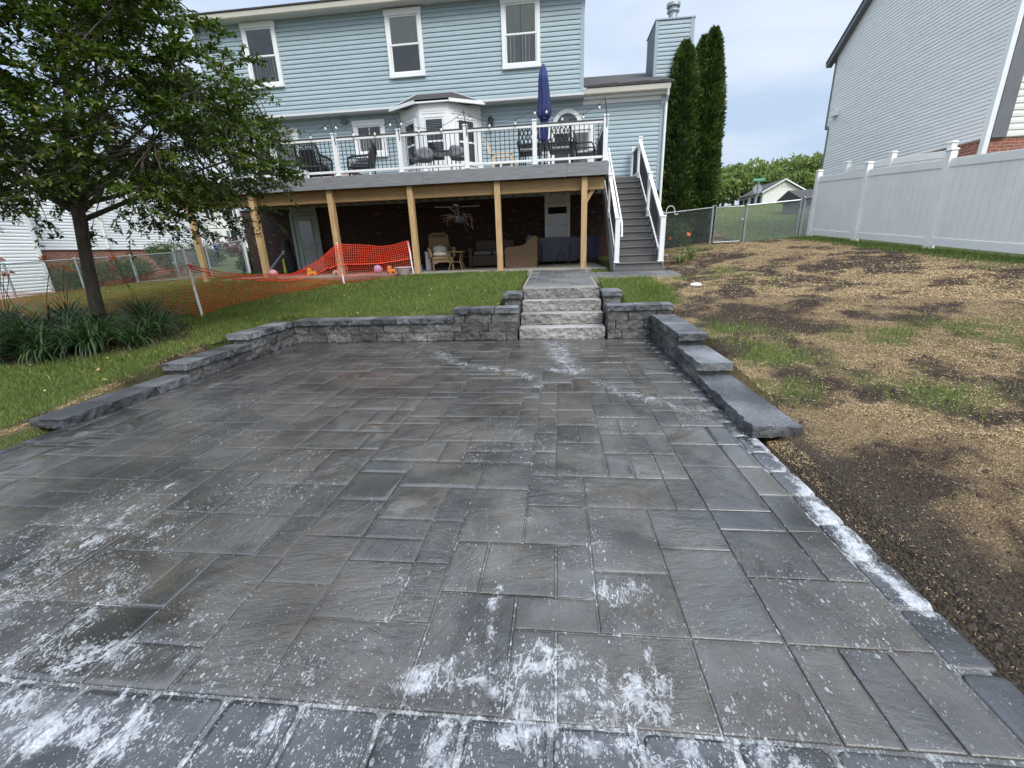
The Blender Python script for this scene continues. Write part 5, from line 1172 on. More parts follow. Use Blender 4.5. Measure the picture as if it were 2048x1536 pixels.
# ------------------------------------------------------------------ chain-link fences
def wiremesh(mb, a, b, za, zb, h, pitch=.085, r=.0032):
    a = Vector((a[0], a[1], 0)); b = Vector((b[0], b[1], 0)); d = (b-a); Ln = d.length; d = d/Ln; n = int(Ln/pitch)
    def P(u, v): t = max(0, min(1, u/Ln)); p = a+d*u; return (p.x, p.y, za+(zb-za)*t+v)
    for s in (1, -1):
        u = -h
        while u < Ln+h:
            u0, u1 = (u, u+h) if s > 0 else (u+h, u); v0, v1 = 0., h; e0, e1 = u0, u1
            if e0 < 0: v0 = v0+(-e0)/(e1-e0)*(v1-v0); e0 = 0
            if e0 > Ln: v0 = v0+(Ln-e0)/(e1-e0)*(v1-v0); e0 = Ln
            if e1 < 0: v1 = v0+(0-e0)/(e1-e0)*(v1-v0) if e1 != e0 else v0; e1 = 0
            if e1 > Ln: v1 = v0+(Ln-e0)/(e1-e0)*(v1-v0) if e1 != e0 else v0; e1 = Ln
            if abs(e1-e0) > .02: mb.tube([P(e0, v0), P(e1, v1)], r, 3, caps=False)
            u += pitch
def chainlink(name, label, pts, h=1.17, posts=None, cat='fence'):
    t = thing(name, (pts[0][0], pts[0][1], gz(*pts[0][:2])), label, cat)
    zs = [gz(*p[:2]) for p in pts]
    for (a, c), (za, zc) in zip(zip(pts[:-1], pts[1:]), zip(zs[:-1], zs[1:])):
        part(t, 'top_rail', M['galv'], lambda b: b.tube([(a[0],a[1],za+h), (c[0],c[1],zc+h)], .021, 8))
        mb = MB(); wiremesh(mb, a, c, za+.03, zc+.03, h-.05); mb.build('wire_mesh', M['galv'], t)
    for p, z in zip(pts, zs): part(t, 'post', M['galv'], lambda b: (b.tube([(p[0],p[1],z-.1),(p[0],p[1],z+h+.03)], .035, 10), b.ball((p[0],p[1],z+h+.04), .04, 8, (1,1,.6))))
    return t
chainlink('chain_link_fence', 'low chain-link fence along the white house beyond the lawn on the left', [(-19.4,8.6),(-19.15,11.0),(-18.9,13.3),(-18.65,15.4),(-18.35,17.4)])
chainlink('chain_link_fence', 'short chain-link fence running from the gate posts to the brick corner of the blue house', [(-16.0,17.1),(-13.8,16.3),(-11.62,15.5)], 1.22)
chainlink('chain_link_fence', 'chain-link fence from the blue house past the foot of the tall columnar evergreens', [(3.35,14.9),(5.16,15.83)])
chainlink('chain_link_fence', 'chain-link fence from the gate to the white vinyl fence post', [(6.26,15.9),(7.90,15.84)])
chainlink('chain_link_fence', 'stub of chain-link overlapping the end of the white vinyl fence', [(7.98,15.8),(8.02,14.35)], 1.2)
def clgate(label, a, b_, h=1.1):
    za, zb = gz(*a)+.06, gz(*b_)+.06; t = thing('chain_link_gate', (a[0], a[1], za), label, 'gate')
    part(t, 'gate_frame', M['galv'], lambda b: (b.tube([(a[0],a[1],za),(a[0],a[1],za+h),(b_[0],b_[1],zb+h),(b_[0],b_[1],zb)], .02, 8, close=True)))
    mb = MB(); wiremesh(mb, a, b_, za, zb, h-.02); mb.build('wire_mesh', M['galv'], t)
    part(t, 'latch', M['galv'], lambda b: b.bbox((b_[0]-.05,b_[1]-.03,zb+.65), (b_[0]+.05,b_[1]+.03,zb+.72), .01))
clgate('narrow chain-link gate over bare soil between two posts right of the evergreens', (5.27,15.85), (6.15,15.9))
clgate('closed chain-link gate between the clipped round bush and the left neighbour', (-18.25,17.38), (-16.1,17.1))

# ------------------------------------------------------------------ white vinyl privacy fences
def pvcfence(label, pts, h, up=0):
    t = thing('vinyl_fence', (pts[0][0], pts[0][1], gz(*pts[0])), label, 'fence'); zs = [gz(*p)+.02+up for p in pts]
    for (a, c), (za, zc) in zip(zip(pts[:-1], pts[1:]), zip(zs[:-1], zs[1:])):
        A = Vector((a[0],a[1],0)); Cc = Vector((c[0],c[1],0)); d = (Cc-A).normalized(); A = A+d*.062; Cc = Cc-d*.062; n = 13
        mb = MB(); 
        for k in range(n):
            t0, t1 = k/n, (k+1)/n; p = A.lerp(Cc, t0); q = A.lerp(Cc, t1)-d*.005; z0 = za+(zc-za)*t0; z1 = za+(zc-za)*t1
            nn = Vector((-d.y, d.x, 0))*.011
            vs = [(*(p-nn).xy, z0+.12), (*(q-nn).xy, z1+.12), (*(q+nn).xy, z1+.12), (*(p+nn).xy, z0+.12), (*(p-nn).xy, z0+h-.14), (*(q-nn).xy, z1+h-.14), (*(q+nn).xy, z1+h-.14), (*(p+nn).xy, z0+h-.14)]
            mb.add(vs, [(0,3,2,1),(4,5,6,7),(0,1,5,4),(1,2,6,5),(2,3,7,6),(3,0,4,7)])
        mb.build('panel', M['pvc'], t)
        for nm, zo, hh in (('top_rail', h-.16, .14), ('bottom_rail', .04, .15)):
            mb = MB(); mb.bar((A.x,A.y,za+zo+hh/2), (Cc.x,Cc.y,zc+zo+hh/2), .05, hh); mb.bar((A.x,A.y,za+zo+hh+(.008 if nm == 'top_rail' else -.0)), (Cc.x,Cc.y,zc+zo+hh+(.008 if nm == 'top_rail' else 0)), .034, .014); mb.build(nm, M['pvc'], t)
    for p, z in zip(pts, zs):
        def f(b):
            x, y = p; e = .063
            b.bbox((x-e,y-e,z-.3), (x+e,y+e,z+h+.135), .006); b.bbox((x-.078,y-.078,z+h+.135), (x+.078,y+.078,z+h+.155), .006); b.bbox((x-.066,y-.066,z+h+.155), (x+.066,y+.066,z+h+.175), .02)
        part(t, 'post', M['pvc'], f)
    return t
pvcfence('tall white vinyl privacy fence along the right edge of the bare soil', [(7.77,14.8),(7.76,12.62),(7.75,10.2),(7.74,7.8),(7.73,5.4),(7.72,3.0)], 1.68)
pvcfence('second white vinyl fence standing behind the long one, at the grey house', [(9.5,16.5),(9.5,14.5),(9.5,12.54)], 1.62, 3.67-1.62-.195-gz(9.5,14.5))

# ------------------------------------------------------------------ foliage helpers
def leaves(name, C_, D_, L_, Wd, mat, parent, rnd=None, droop=.25, up=None):
    """one folded diamond leaf per row: base point, direction, length, width"""
    n = len(C_); D_ = D_/(np.linalg.norm(D_, axis=1, keepdims=True)+1e-9)
    R = RNG.normal(size=(n, 3)) if up is None else up+RNG.normal(size=(n, 3))*.35
    S_ = np.cross(D_, R); S_ /= (np.linalg.norm(S_, axis=1, keepdims=True)+1e-9); Nn = np.cross(S_, D_)
    L_ = np.broadcast_to(L_, n)[:, None]; Wd = np.broadcast_to(Wd, n)[:, None]
    mid = C_+D_*L_*.48
    V = np.stack([C_, mid+S_*Wd*.5+Nn*Wd*.18, C_+D_*L_-Nn*L_*droop*.5, mid-S_*Wd*.5+Nn*Wd*.18], 1).reshape(-1, 3)
    b = np.arange(n)[:, None]*4; F_ = np.concatenate([b+np.array([[0,1,2]]), b+np.array([[0,2,3]])], 1).reshape(-1, 3)
    rnd = RNG.random(n) if rnd is None else rnd
    return npmesh(name, V, F_, mat, parent, {'rnd': np.repeat(rnd, 4)})
def ball_pts(n): 
    v = RNG.normal(size=(n, 3)); return v/np.linalg.norm(v, axis=1, keepdims=True)
LEAF = leafmat('tree_leaf', [(0,(.018,.036,.007)),(.45,(.045,.080,.012)),(.8,(.105,.150,.022)),(.96,(.19,.23,.035)),(1,(.24,.21,.05))], .30, .45)
ARB = leafmat('evergreen_spray', [(0,(.016,.034,.008)),(.5,(.052,.095,.018)),(1,(.14,.19,.036))], .2, .6)
FAR1 = leafmat('far_leaf', [(0,(.10,.14,.055)),(.6,(.20,.26,.095)),(1,(.32,.37,.16))], .3, .7, .2)
SHRUB = leafmat('shrub_leaf', [(0,(.02,.045,.012)),(.6,(.06,.105,.03)),(1,(.14,.17,.05))], .25, .5)
STRAP = leafmat('daylily_leaf', [(0,(.016,.040,.014)),(.6,(.04,.085,.028)),(1,(.10,.14,.045))], .25, .4)
GRASS = leafmat('grass_blade', [(0,(.060,.092,.022)),(.5,(.135,.185,.045)),(.85,(.225,.265,.080)),(1,(.38,.34,.15))], .3, .6, .2)

# ------------------------------------------------------------------ the tree on the left
TX, TY = -7.42, 6.2; TZ = gz(TX, TY)
TR = thing('shade_tree', (TX, TY, TZ), 'broadleaf shade tree with a dark leaning trunk rising from the daylily bed', 'tree')
mb = MB(); tp = [(TX-.02,TY,TZ-.1),(TX,TY,TZ+.03),(TX+.02,TY,TZ+.35),(TX+.07,TY,TZ+.8),(TX+.14,TY,TZ+1.25),(TX+.22,TY,TZ+1.65),(TX+.25,TY,TZ+1.95)]
mb.tube(tp, [.15,.115,.092,.083,.078,.085,.075], 16)
fork = Vector((TX+.23, TY, TZ+1.75)); rr = random.Random(12); skel = []
limbs = [(0,75,3.9),(20,22,3.6),(-25,18,3.4),(60,38,3.3),(100,28,3.0),(150,20,3.4),(185,28,3.2),(215,45,3.3),(250,25,3.0),(290,32,2.9),(320,42,3.1),(45,62,3.4),(200,68,3.4),(-5,42,3.5),(-60,60,3.2),(120,58,3.4),(10,5,2.7),(-12,8,2.4)]
for az, el, ln in limbs:
    a, e = math.radians(az+rr.uniform(-8,8)), math.radians(el); d = Vector((math.cos(a)*math.cos(e), math.sin(a)*math.cos(e), math.sin(e)))
    p = fork+Vector((0,0,rr.uniform(-.12,.3)))-d*.02; pts = [p.copy()]; n = 9
    for i in range(n):
        d = (d+Vector((rr.gauss(0,.10), rr.gauss(0,.10), .05 if i < 3 else -.035+rr.gauss(0,.06)))).normalized(); p = p+d*(ln/n); pts.append(p.copy())
    rad = [max(.006, (.055 if el > 55 else .040)*(1-.92*i/n)**1.2) for i in range(n+1)]; mb.tube(pts, rad, 7)
    for i in range(2, n+1): skel.append((pts[i], rad[i]))
def crownR(z):
    return np.interp(z, [1.75,2.1,2.6,3.4,3.9,4.5,5.2,6.0,6.8], [1.9,2.85,3.0,3.05,2.95,2.7,2.2,1.4,.15])
cl = []; tries = 0
while len(cl) < 1420 and tries < 90000:
    tries += 1; z = rr.uniform(1.8, 6.7); a = rr.random()*6.283; R = float(crownR(z)); r = R*math.sqrt(rr.random())
    if r < .4*R and rr.random() < .45: continue
    x, y = TX+.25+r*math.cos(a), TY+r*math.sin(a)*.86
    if y < 3.7 or (x > -4.9 and y < 5.2): continue
    if z < 2.3 and (r < 1.7 or rr.random() < .45): continue
    q = mnoise.noise(Vector((x*.9, y*.9, z*1.15)))
    if q < -.22: continue
    cl.append(Vector((x, y, z)))
Cc = []; Dd = []; Rn = []
for c in cl:
    best = min(skel, key=lambda s: (s[0]-c).length+.0*s[1]); p0 = best[0]; v = c-p0
    mid = p0+v*.5+Vector((rr.gauss(0,.06), rr.gauss(0,.06), .10*v.length)); mb.tube([p0, mid, c], [min(.016, best[1]*.7), .008, .003], 5, caps=False)
    out_ = (c-Vector((TX+.25, TY, 3.0))); out_.z *= .35; out_ = out_.normalized()
    base = rr.random()
    for tw in range(5):
        d = (out_+Vector((rr.gauss(0,.6), rr.gauss(0,.6), rr.gauss(-.05,.35)))).normalized(); Ls = rr.uniform(.28,.52); s = c+(p0-c)*rr.uniform(0,.25)
        e = s+d*Ls-Vector((0,0,.06)); mb.tube([s, s+d*Ls*.5, e], [.004,.003,.0015], 3, caps=False)
        m_ = 20
        for k in range(m_):
            t = (k+rr.random())/m_; q = s+(e-s)*t; side = Vector((rr.gauss(0,1), rr.gauss(0,1), rr.gauss(0,.7)))
            Cc.append(q); Dd.append((d*.8+side*.75)); Rn.append(min(1, max(0, .55*rr.random()+.3*base+.15*rr.random())) if rr.random() > .006 else 1.0)
mb.build('trunk', M['bark'], TR, smooth=True)
Cc = np.array([tuple(c) for c in Cc]); Dd = np.array([tuple(d) for d in Dd]); n = len(Cc)
leaves('crown', Cc, Dd, RNG.uniform(.055,.09,n), RNG.uniform(.030,.046,n), LEAF, TR, np.array(Rn), up=np.array([[0,0,1.0]]))

# ------------------------------------------------------------------ daylilies under the tree
ORANGE = pm('daylily_petal', (.75,.16,.03), .5, .25, 8)
def daylily(x, y, nl, h, label, flowers=0, seed=0, group='daylily clumps in the bed round the shade tree', mat=None):
    r = np.random.default_rng(seed); z = gz(x, y); t = thing('daylily', (x, y, z), label, 'plant', group)
    V = []; F_ = []; A = []; b = 0
    for k in range(nl):
        a = r.random()*6.283; L = h*r.uniform(.8,1.5); w = r.uniform(.014,.024); lean = r.uniform(.38,.95); d = np.array([math.cos(a), math.sin(a)]); p = np.array([x, y])+d*r.random()*.09; s = np.array([-d[1], d[0]]); m_ = 7; q = r.random()
        pr_, pz = 0., 0.; ang = math.pi/2-lean*.75
        for i in range(m_):
            u = i/(m_-1); ww = w*(1-.25*u if u < .6 else (1-u)*2.1+.02); c = p+d*pr_
            for sg in (-1, 1): V.append((*(c+s*sg*ww*.5), z+pz)); A.append(q)
            st = L/(m_-1); pr_ += st*math.cos(ang); pz += st*math.sin(ang); ang -= lean*(.35+.55*u)
        for i in range(m_-1): F_.append((b+2*i, b+2*i+1, b+2*i+3, b+2*i+2))
        b += 2*m_
    npmesh('leaves', np.array(V), np.array(F_), mat or STRAP, t, {'rnd': np.array(A)})
    for k in range(flowers):
        a = r.random()*6.283; hh = h*r.uniform(1.35,1.75); dx, dy = .16*math.cos(a), .16*math.sin(a); tip = (x+dx*1.5, y+dy*1.5, z+hh)
        stm = part(t, 'stem', SHRUBSTEM, lambda b_: b_.tube([(x, y, z), (x+dx*.6, y+dy*.6, z+hh*.6), tip], .005, 5))
        mb_ = MB(); d = Vector((dx, dy, .10)).normalized(); u = d.orthogonal().normalized(); v = d.cross(u); c = Vector(tip)
        for j in range(6):
            q = 2*math.pi*j/6; o = u*math.cos(q)+v*math.sin(q); s = d.cross(o)
            p1 = c+d*.035+o*.015; p2 = c+d*.058+o*.040; p3 = c+d*.048+o*.062
            mb_.add([c, p1-s*.009, p1+s*.009, p2-s*.014, p2+s*.014, p3], [(0,1,2),(1,3,4,2),(3,5,4)])
        mb_.build('flower', ORANGE, t)
    return t
PALESTRAP = leafmat('pale_strap_leaf', [(0,(.06,.10,.03)),(.6,(.13,.19,.05)),(1,(.24,.27,.08))], .25, .5)
SHRUBSTEM = pm('green_stem', (.06,.10,.03), .6, .2, 8)
spots = [(-6.15,4.95,60,.55,0),(-6.6,5.0,70,.6,0),(-7.3,4.95,80,.62,0),(-5.8,5.2,45,.45,0),(-8.5,4.45,70,.62,0),(-7.1,6.6,60,.6,1),(-9.2,5.4,70,.66,1),(-6.1,5.9,55,.52,0),(-7.75,5.7,70,.64,1),(-6.75,5.55,80,.56,0),(-6.35,5.15,80,.54,0),(-5.95,5.55,60,.48,0),(-6.95,4.95,85,.58,0),(-7.5,5.25,90,.62,1),(-7.2,4.55,70,.52,0),(-7.9,4.75,90,.62,0),(-8.2,5.5,90,.66,2),(-6.45,6.05,60,.5,0),(-7.9,6.15,80,.62,1),(-8.7,5.0,80,.62,1),(-6.55,4.65,55,.44,0),(-9.3,6.3,60,.62,3),(-8.9,6.9,50,.60,2),(-10.2,6.9,60,.66,3),(-7.9,4.2,60,.5,0),(-6.95,6.6,50,.5,1),(-10.9,6.2,50,.62,2)]
for i, (x, y, nl, h, fl) in enumerate(spots):
    where = 'just right of the trunk' if x > -7.0 and y > 5.4 else 'in the front of the bed, over the mulch' if y < 5.3 else 'behind and left of the trunk'
    daylily(x, y, int(nl*1.4), h*1.05, ('daylily clump with orange flowers ' if fl else 'leafy dark green daylily clump ')+where, fl, 100+i)
daylily(3.1, 11.6, 55, .40, 'pale green strap-leaved clump with an orange bloom by the foot of the deck stairs', 2, 201, None, PALESTRAP)
daylily(3.55, 12.3, 30, .55, 'yellowish strap-leaved plant against the chain-link fence beside the stairs', 0, 202, None, PALESTRAP)

# ------------------------------------------------------------------ columnar evergreens
def arbor(label, cols, seed):
    x0, y0 = cols[0][0], cols[0][1]; t = thing('columnar_evergreen', (x0, y0, gz(x0, y0)), label, 'tree', 'tall columnar evergreens beside the chimney'); r = np.random.default_rng(seed)
    Cs, Ds, Rs, Us = [], [], [], []; tm = MB(); core = MB()
    for (x, y, ztop, R) in cols:
        z0 = gz(x, y); Hh = ztop-z0; tm.tube([(x, y, z0-.1), (x, y, z0+Hh*.6)], [.10,.04], 8)
        prof = lambda u: R*np.interp(u, [0,.06,.25,.5,.7,.85,.95,1], [.92,1.0,1.02,.95,.82,.60,.32,.02])
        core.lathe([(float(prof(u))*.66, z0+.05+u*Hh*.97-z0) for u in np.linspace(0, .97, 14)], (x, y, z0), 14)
        n = 17000; u = r.random(n)**.92; a = r.random(n)*6.283
        bump = 1+.16*(vnoise(a*2.2, u*Hh*2.1, 1.4, seed)-.5)*2+.10*(vnoise(a*5, u*Hh*5, 1., seed+3)-.5)
        rad = prof(u)*bump*r.uniform(.72, 1.03, n); d = np.stack([np.cos(a), np.sin(a), np.zeros(n)], -1)
        P = np.stack([x+rad*np.cos(a), y+rad*np.sin(a), z0+u*Hh], -1)
        dirs = d*.75+np.array([0,0,1.])*r.uniform(.2,1.1,n)[:, None]+r.normal(size=(n,3))*.32
        depth = rad/(prof(u)*bump+1e-6)
        Cs.append(P); Ds.append(dirs); Rs.append(np.clip(r.random(n)*.75+(vnoise(a*3, u*Hh*3, 1.2, seed+7)-.5)*.5+.1, 0, 1)); Us.append(np.cross(d, np.array([0,0,1.]))+r.normal(size=(n,3))*.3)
    n = sum(len(c) for c in Cs)
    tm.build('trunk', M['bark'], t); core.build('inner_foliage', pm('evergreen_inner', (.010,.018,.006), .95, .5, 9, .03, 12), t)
    leaves('crown', np.concatenate(Cs), np.concatenate(Ds), r.uniform(.10,.19,n), r.uniform(.035,.065,n), ARB, t, np.concatenate(Rs), .1, np.concatenate(Us))
arbor('shorter single-spired columnar evergreen between the house corner and its taller twin', [(4.15,16.9,7.55,.66)], 5)
arbor('taller twin-spired columnar evergreen standing clear of the chimney', [(4.80,17.1,7.72,.58),(5.02,16.95,7.85,.52)], 9)

# ------------------------------------------------------------------ far trees, shrubs
def puff(name, label, x, y, z0, h, R, nl, ls, mat, seed, cat='tree', group=None, trunk=True, blobs=11, flat=1.0):
    r = np.random.default_rng(seed); t = thing(name, (x, y, z0), label, cat, group); Cs = []; Ds = []; Rn = []
    if trunk: part(t, 'trunk', M['bark'], lambda b: (b.tube([(x,y,z0-.3),(x+.05*R,y,z0+h*.45)], [R*.09,R*.04], 7), [b.tube([(x,y,z0+h*.25),(x+R*.6*math.cos(k*1.6),y+R*.6*math.sin(k*1.6),z0+h*.62)], [R*.04,R*.012], 5) for k in range(4)]))
    for k in range(blobs):
        a = r.random()*6.283; q = math.sqrt(r.random())*.72; zz = r.uniform(.34, .86) if trunk else r.uniform(.2, .75)
        sh = 1-max(0, (zz-.6))*1.1; c = np.array([x+R*q*sh*math.cos(a), y+R*q*sh*math.sin(a), z0+h*zz]); br = R*r.uniform(.34,.52)
        m_ = nl//blobs; v = ball_pts(m_); rad = br*r.uniform(.55,1.05,m_)[:, None]*(1+.18*(vnoise(v[:,0]*3, v[:,2]*3+v[:,1]*2, 1.5, seed+k)[:, None]-.5)*2)
        P = c+v*rad*np.array([1,1,.8*flat]); Cs.append(P); Ds.append(v+r.normal(size=(m_,3))*.7); Rn.append(np.clip(r.random(m_)*.6+.4*r.random(), 0, 1))
    P = np.concatenate(Cs); k = P[:, 2] > z0+.02; P = P[k]; D_ = np.concatenate(Ds)[k]; q = np.concatenate(Rn)[k]; n = len(P)
    leaves('crown' if trunk else 'foliage', P, D_, r.uniform(.7,1.25,n)*ls, r.uniform(.5,.8,n)*ls, mat, t, q)
    if not trunk: part(t, 'stem', M['bark'], lambda b: [b.tube([(x,y,z0-.05),(x+R*.5*math.cos(k_),y+R*.5*math.sin(k_),z0+h*.55)], [.02,.006], 5) for k_ in range(6)])
    return t
ft = [(1425,348,124,8.5,'pale crown behind the right edge of the evergreens'),(1452,336,128,8,'at the left of the far row, over the ranch house'),(1472,352,112,6.5,'low one left of the street sign'),(1490,330,126,7.5,'thin-topped one left of the rounded crown'),(1516,318,122,9,'tall rounded crown rising above the ranch roof'),(1545,332,130,7.5,'directly over the ranch gable'),(1575,318,126,9.5,'broad one right of the gable'),(1605,326,121,8.5,'between the gable and the grey house'),(1632,316,116,9.5,'darkest one, against the edge of the grey house'),(1555,352,108,6.5,'low bushy one behind the ranch roof'),(1600,356,104,6.0,'low bushy one over the shed roof'),(1440,368,100,5.5,'low bushy one at the foot of the far row'),(1660,335,112,9,'half hidden behind the grey house'),(1400,352,122,8,'hidden mostly by the evergreens')]
_cyw, _syw = math.cos(YAW), math.sin(YAW)
def sight(px, py, Yd):
    """direction of a photo pixel, to measure where a far thing stands at distance Yd"""
    d = _r*((px-1024)/FPX)-_u*((py-768)/FPX)+_fw; return d.x/d.y*Yd, 1.4+d.z/d.y*Yd
for i, (pxx, pyy, Yd, R, lab) in enumerate(ft):
    x, zt = sight(pxx, pyy, Yd); z0 = gz(x, Yd)
    puff('broadleaf_tree', 'far green tree, '+lab, round(x,1), Yd, z0, max(5, zt-z0), R*.62, 3000, .85, FAR1, 300+i, group='far trees behind the ranch house')
puff('clipped_shrub', 'wide low green shrub against the brick foundation of the white house', -19.9, 16.6, gz(-19.9,16.6), 1.35, 1.25, 5000, .07, SHRUB, 401, 'shrub', None, False)
puff('clipped_shrub', 'second low shrub merging with the wide one below the white siding', -20.0, 18.6, gz(-20,18.6), 1.3, 1.1, 4500, .07, SHRUB, 402, 'shrub', None, False)
puff('clipped_shrub', 'rounded bright green bush behind the chain-link gate', -18.9, 20.2, gz(-18.9,20.2), 1.75, 1.05, 5500, .07, SHRUB, 403, 'shrub', None, False)
puff('tall_weed', 'loose tall weeds at the far corner of the white house', -19.9, 23.6, gz(-19.9,23.6), 1.7, .95, 2500, .10, SHRUB, 404, 'plant', None, False, 14)
puff('hosta', 'dark leafy hosta at the brick corner of the blue house', -12.2, 16.6, gz(-12.2,16.6), .85, .6, 1300, .16, SHRUB, 405, 'plant', None, False, 7)
RED = leafmat('red_leaf', [(0,(.05,.012,.015)),(1,(.16,.05,.05))], .2)
puff('red_shrub', 'dark red-leaved shrub in front of the distant cream house', -28.6, 36.5, gz(-28.6,36.5), 1.5, 1.3, 1800, .14, RED, 406, 'shrub', None, False)
puff('hedge_bush', 'shadowed bush at the foot of the evergreens behind the chain-link fence', 3.9, 16.0, gz(3.9,16.0), 1.0, .7, 2500, .09, SHRUB, 407, 'shrub', None, False)

# ------------------------------------------------------------------ neighbouring houses
# white house on the left
LW = thing('white_house', (-21, 20, .5), 'white-sided house with brick foundation beyond the left fence', 'house'); lx = -21.0
mb = MB(); siding(mb, 'y', lx, 1, 15.6, 25.3, 2.05, 6.2, .125); mb.box((lx-5,15.6,2.05), (lx-.001,25.3,6.2)); mb.build('siding', M['whitesiding'], LW)
part(LW, 'brick_foundation', M['brick2'], lambda b: b.box((lx-5,15.62,-.2), (lx-.03,25.28,2.05)))
mb = MB(); siding(mb, 'x', 13.4, -1, -25, -20.35, .15, 3.9, .125); siding(mb, 'y', -20.3, 1, 13.4, 15.58, .15, 3.9, .125); mb.box((-25,13.41,.1), (-20.31,15.6,3.9)); mb.build('bump_out', M['whitesiding'], LW)
for lo_, hi_ in (((-20.42,13.37,.15), (-20.26,13.52,3.9)), ((lx-.05,15.61,2.05), (lx+.03,15.84,6.2)), ((lx-.05,25.2,2.05), (lx+.03,25.33,6.2)), ((-20.36,15.46,.15),(-20.27,15.6,3.9))):
    part(LW, 'corner_trim', M['white'], lambda b: b.bbox(lo_, hi_))
for y_d, z_d in ((18.9, 2.1), (25.25, 1.4)): part(LW, 'downspout', M['white'], lambda b: b.tube([(lx+.08,y_d,6.15),(lx+.08,y_d,z_d)], .05, 8))
part(LW, 'roof', M['shingle'], lambda b: b.add([(-20.6,15.3,6.2),(-20.6,25.7,6.2),(-26,25.7,6.9),(-26,15.3,6.9),(-20.6,15.3,6.32),(-20.6,25.7,6.32),(-26,25.7,7.02),(-26,15.3,7.02)],[(0,3,2,1),(4,5,6,7),(0,1,5,4),(1,2,6,5),(2,3,7,6),(3,0,4,7)]))
part(LW, 'bump_out_roof', M['shingle'], lambda b: b.add([(-19.9,13.0,3.88),(-25.2,13.0,3.88),(-25.2,15.6,4.5),(-19.9,15.6,4.5),(-19.9,13.0,4.0),(-25.2,13.0,4.0),(-25.2,15.6,4.62),(-19.9,15.6,4.62)],[(0,1,2,3),(7,6,5,4),(0,4,5,1),(1,5,6,2),(2,6,7,3),(3,7,4,0)]))
part(LW, 'gutter', M['white'], lambda b: b.bbox((-20.6,15.3,6.17), (-20.48,25.7,6.30)))
# grey house on the right: gable wall facing the yard
GH = thing('grey_house', (11, 17, 1.6), 'tall grey vinyl-sided house with a gable wall behind the white fence on the right', 'house'); hx_ = 11.0; y0_, y1_ = 13.55, 21.05; ym = (y0_+y1_)/2; ze = 8.2; sl_ = .70
def lim(z):
    if z <= ze: return (y0_, y1_-(.22 if z < 5.7 else 0))
    d = (z-ze)/sl_; return (min(y0_+d, ym), max(y1_-d, ym))
mb = MB(); siding(mb, 'y', hx_, -1, y0_, y1_, 3.72, 10.9, .098, .015, lim); mb.prism([(y0_,3.7),(y1_-.22,3.7),(y1_-.22,5.7),(y1_,5.72),(y1_,ze),(ym,ze+(ym-y0_)*sl_),(y0_,ze)], hx_+.002, hx_+.2, 'x'); mb.build('gable_siding', M['greysiding'], GH)
part(GH, 'brick_wall', M['brick2'], lambda b: (b.box((hx_+.03,y0_+.02,.8), (hx_+.3,y1_-.25,3.70)), b.box((hx_+.31,y0_+.02,.8), (19,y0_+.25,3.70))))
mb = MB(); siding(mb, 'x', y0_, -1, hx_+.45, 19, 3.72, 8.2, .15, .018); mb.box((hx_+.2,y0_+.003,3.70), (19,y0_+.1,8.2)); mb.build('front_siding', M['creamsiding'], GH)
part(GH, 'corner_trim', M['white'], lambda b: b.bbox((hx_-.03,y0_-.035,1.0), (hx_+.09,y0_+.09,8.2)))
for lo_, hi_ in (((hx_+.10,y0_-.05,3.7), (hx_+.44,y0_-.002,8.2)), ((hx_-.03,y1_-.06,5.72), (hx_+.1,y1_+.03,8.15)), ((hx_-.03,y1_-.28,1.5), (hx_+.1,y1_-.20,5.625)), ((hx_-.02,y1_-.25,5.63), (hx_+.1,y1_+.04,5.715))):
    part(GH, 'corner_board', M['greytrim'], lambda b: b.bbox(lo_, hi_))
for s, (ya, yb_) in ((1, (y0_-.35, ym)), (-1, (y1_+.35, ym))):
    za = ze-.35*sl_+.02; zb_ = ze+(ym-y0_)*sl_+.02
    part(GH, 'rake_board', M['greytrim'], lambda b: b.bar((hx_-.10,ya,za), (hx_-.10,yb_,zb_), .20, .16))
    part(GH, 'roof', M['shingle'], lambda b: b.add([(hx_-.22,ya,za+.09),(hx_-.22,yb_,zb_+.09),(20,yb_,zb_+.09),(20,ya,za+.09),(hx_-.22,ya,za+.15),(hx_-.22,yb_,zb_+.15),(20,yb_,zb_+.15),(20,ya,za+.15)],[(0,3,2,1),(4,5,6,7),(0,1,5,4),(1,2,6,5),(2,3,7,6),(3,0,4,7)]))
part(GH, 'back_wall', M['greysiding'], lambda b: b.box((hx_+.2,y1_-.3,1), (19,y1_-.1,8.2)))
part(GH, 'vent_hood', M['white'], lambda b: b.prism([(20.3,5.98),(20.62,5.98),(20.55,6.18),(20.36,6.18)], hx_-.16, hx_-.01, 'x'))
# cream house far left
CR = thing('cream_house', (-40, 50, 2.6), 'distant cream house with grey shutters seen past the corner of the white house', 'house')
mb = MB(); siding(mb, 'x', 50, -1, -46, -34, 2.2, 8.2, .16, .02); mb.box((-46,50.01,2), (-34,58,8.2)); mb.build('siding', M['creamsiding'], CR)
part(CR, 'roof', M['shingle'], lambda b: b.prism([(49.4,8.1),(54,11),(58.6,8.1)], -46.5, -33.5, 'x'))
part(CR, 'band_board', M['white'], lambda b: b.bbox((-46,49.9,5.05), (-34,49.97,5.3)))
for x in (-41.2, -38.2, -36.0):
    for z in (3.4, 6.1):
        w_ = part(CR, 'window', M['white'], lambda b: frame4(b, x-.5, x+.5, z, z+1.3, 49.88, 49.98, .08,.08,.08,.08)); part(w_, 'pane', M['room'], lambda b: b.box((x-.42,49.93,z+.08), (x+.42,49.97,z+1.22)))
        for s in (-1, 1): part(CR, 'shutter', M['greytrim'], lambda b: b.bbox((x+s*.72-.2,49.9,z), (x+s*.72+.2,49.97,z+1.3)))
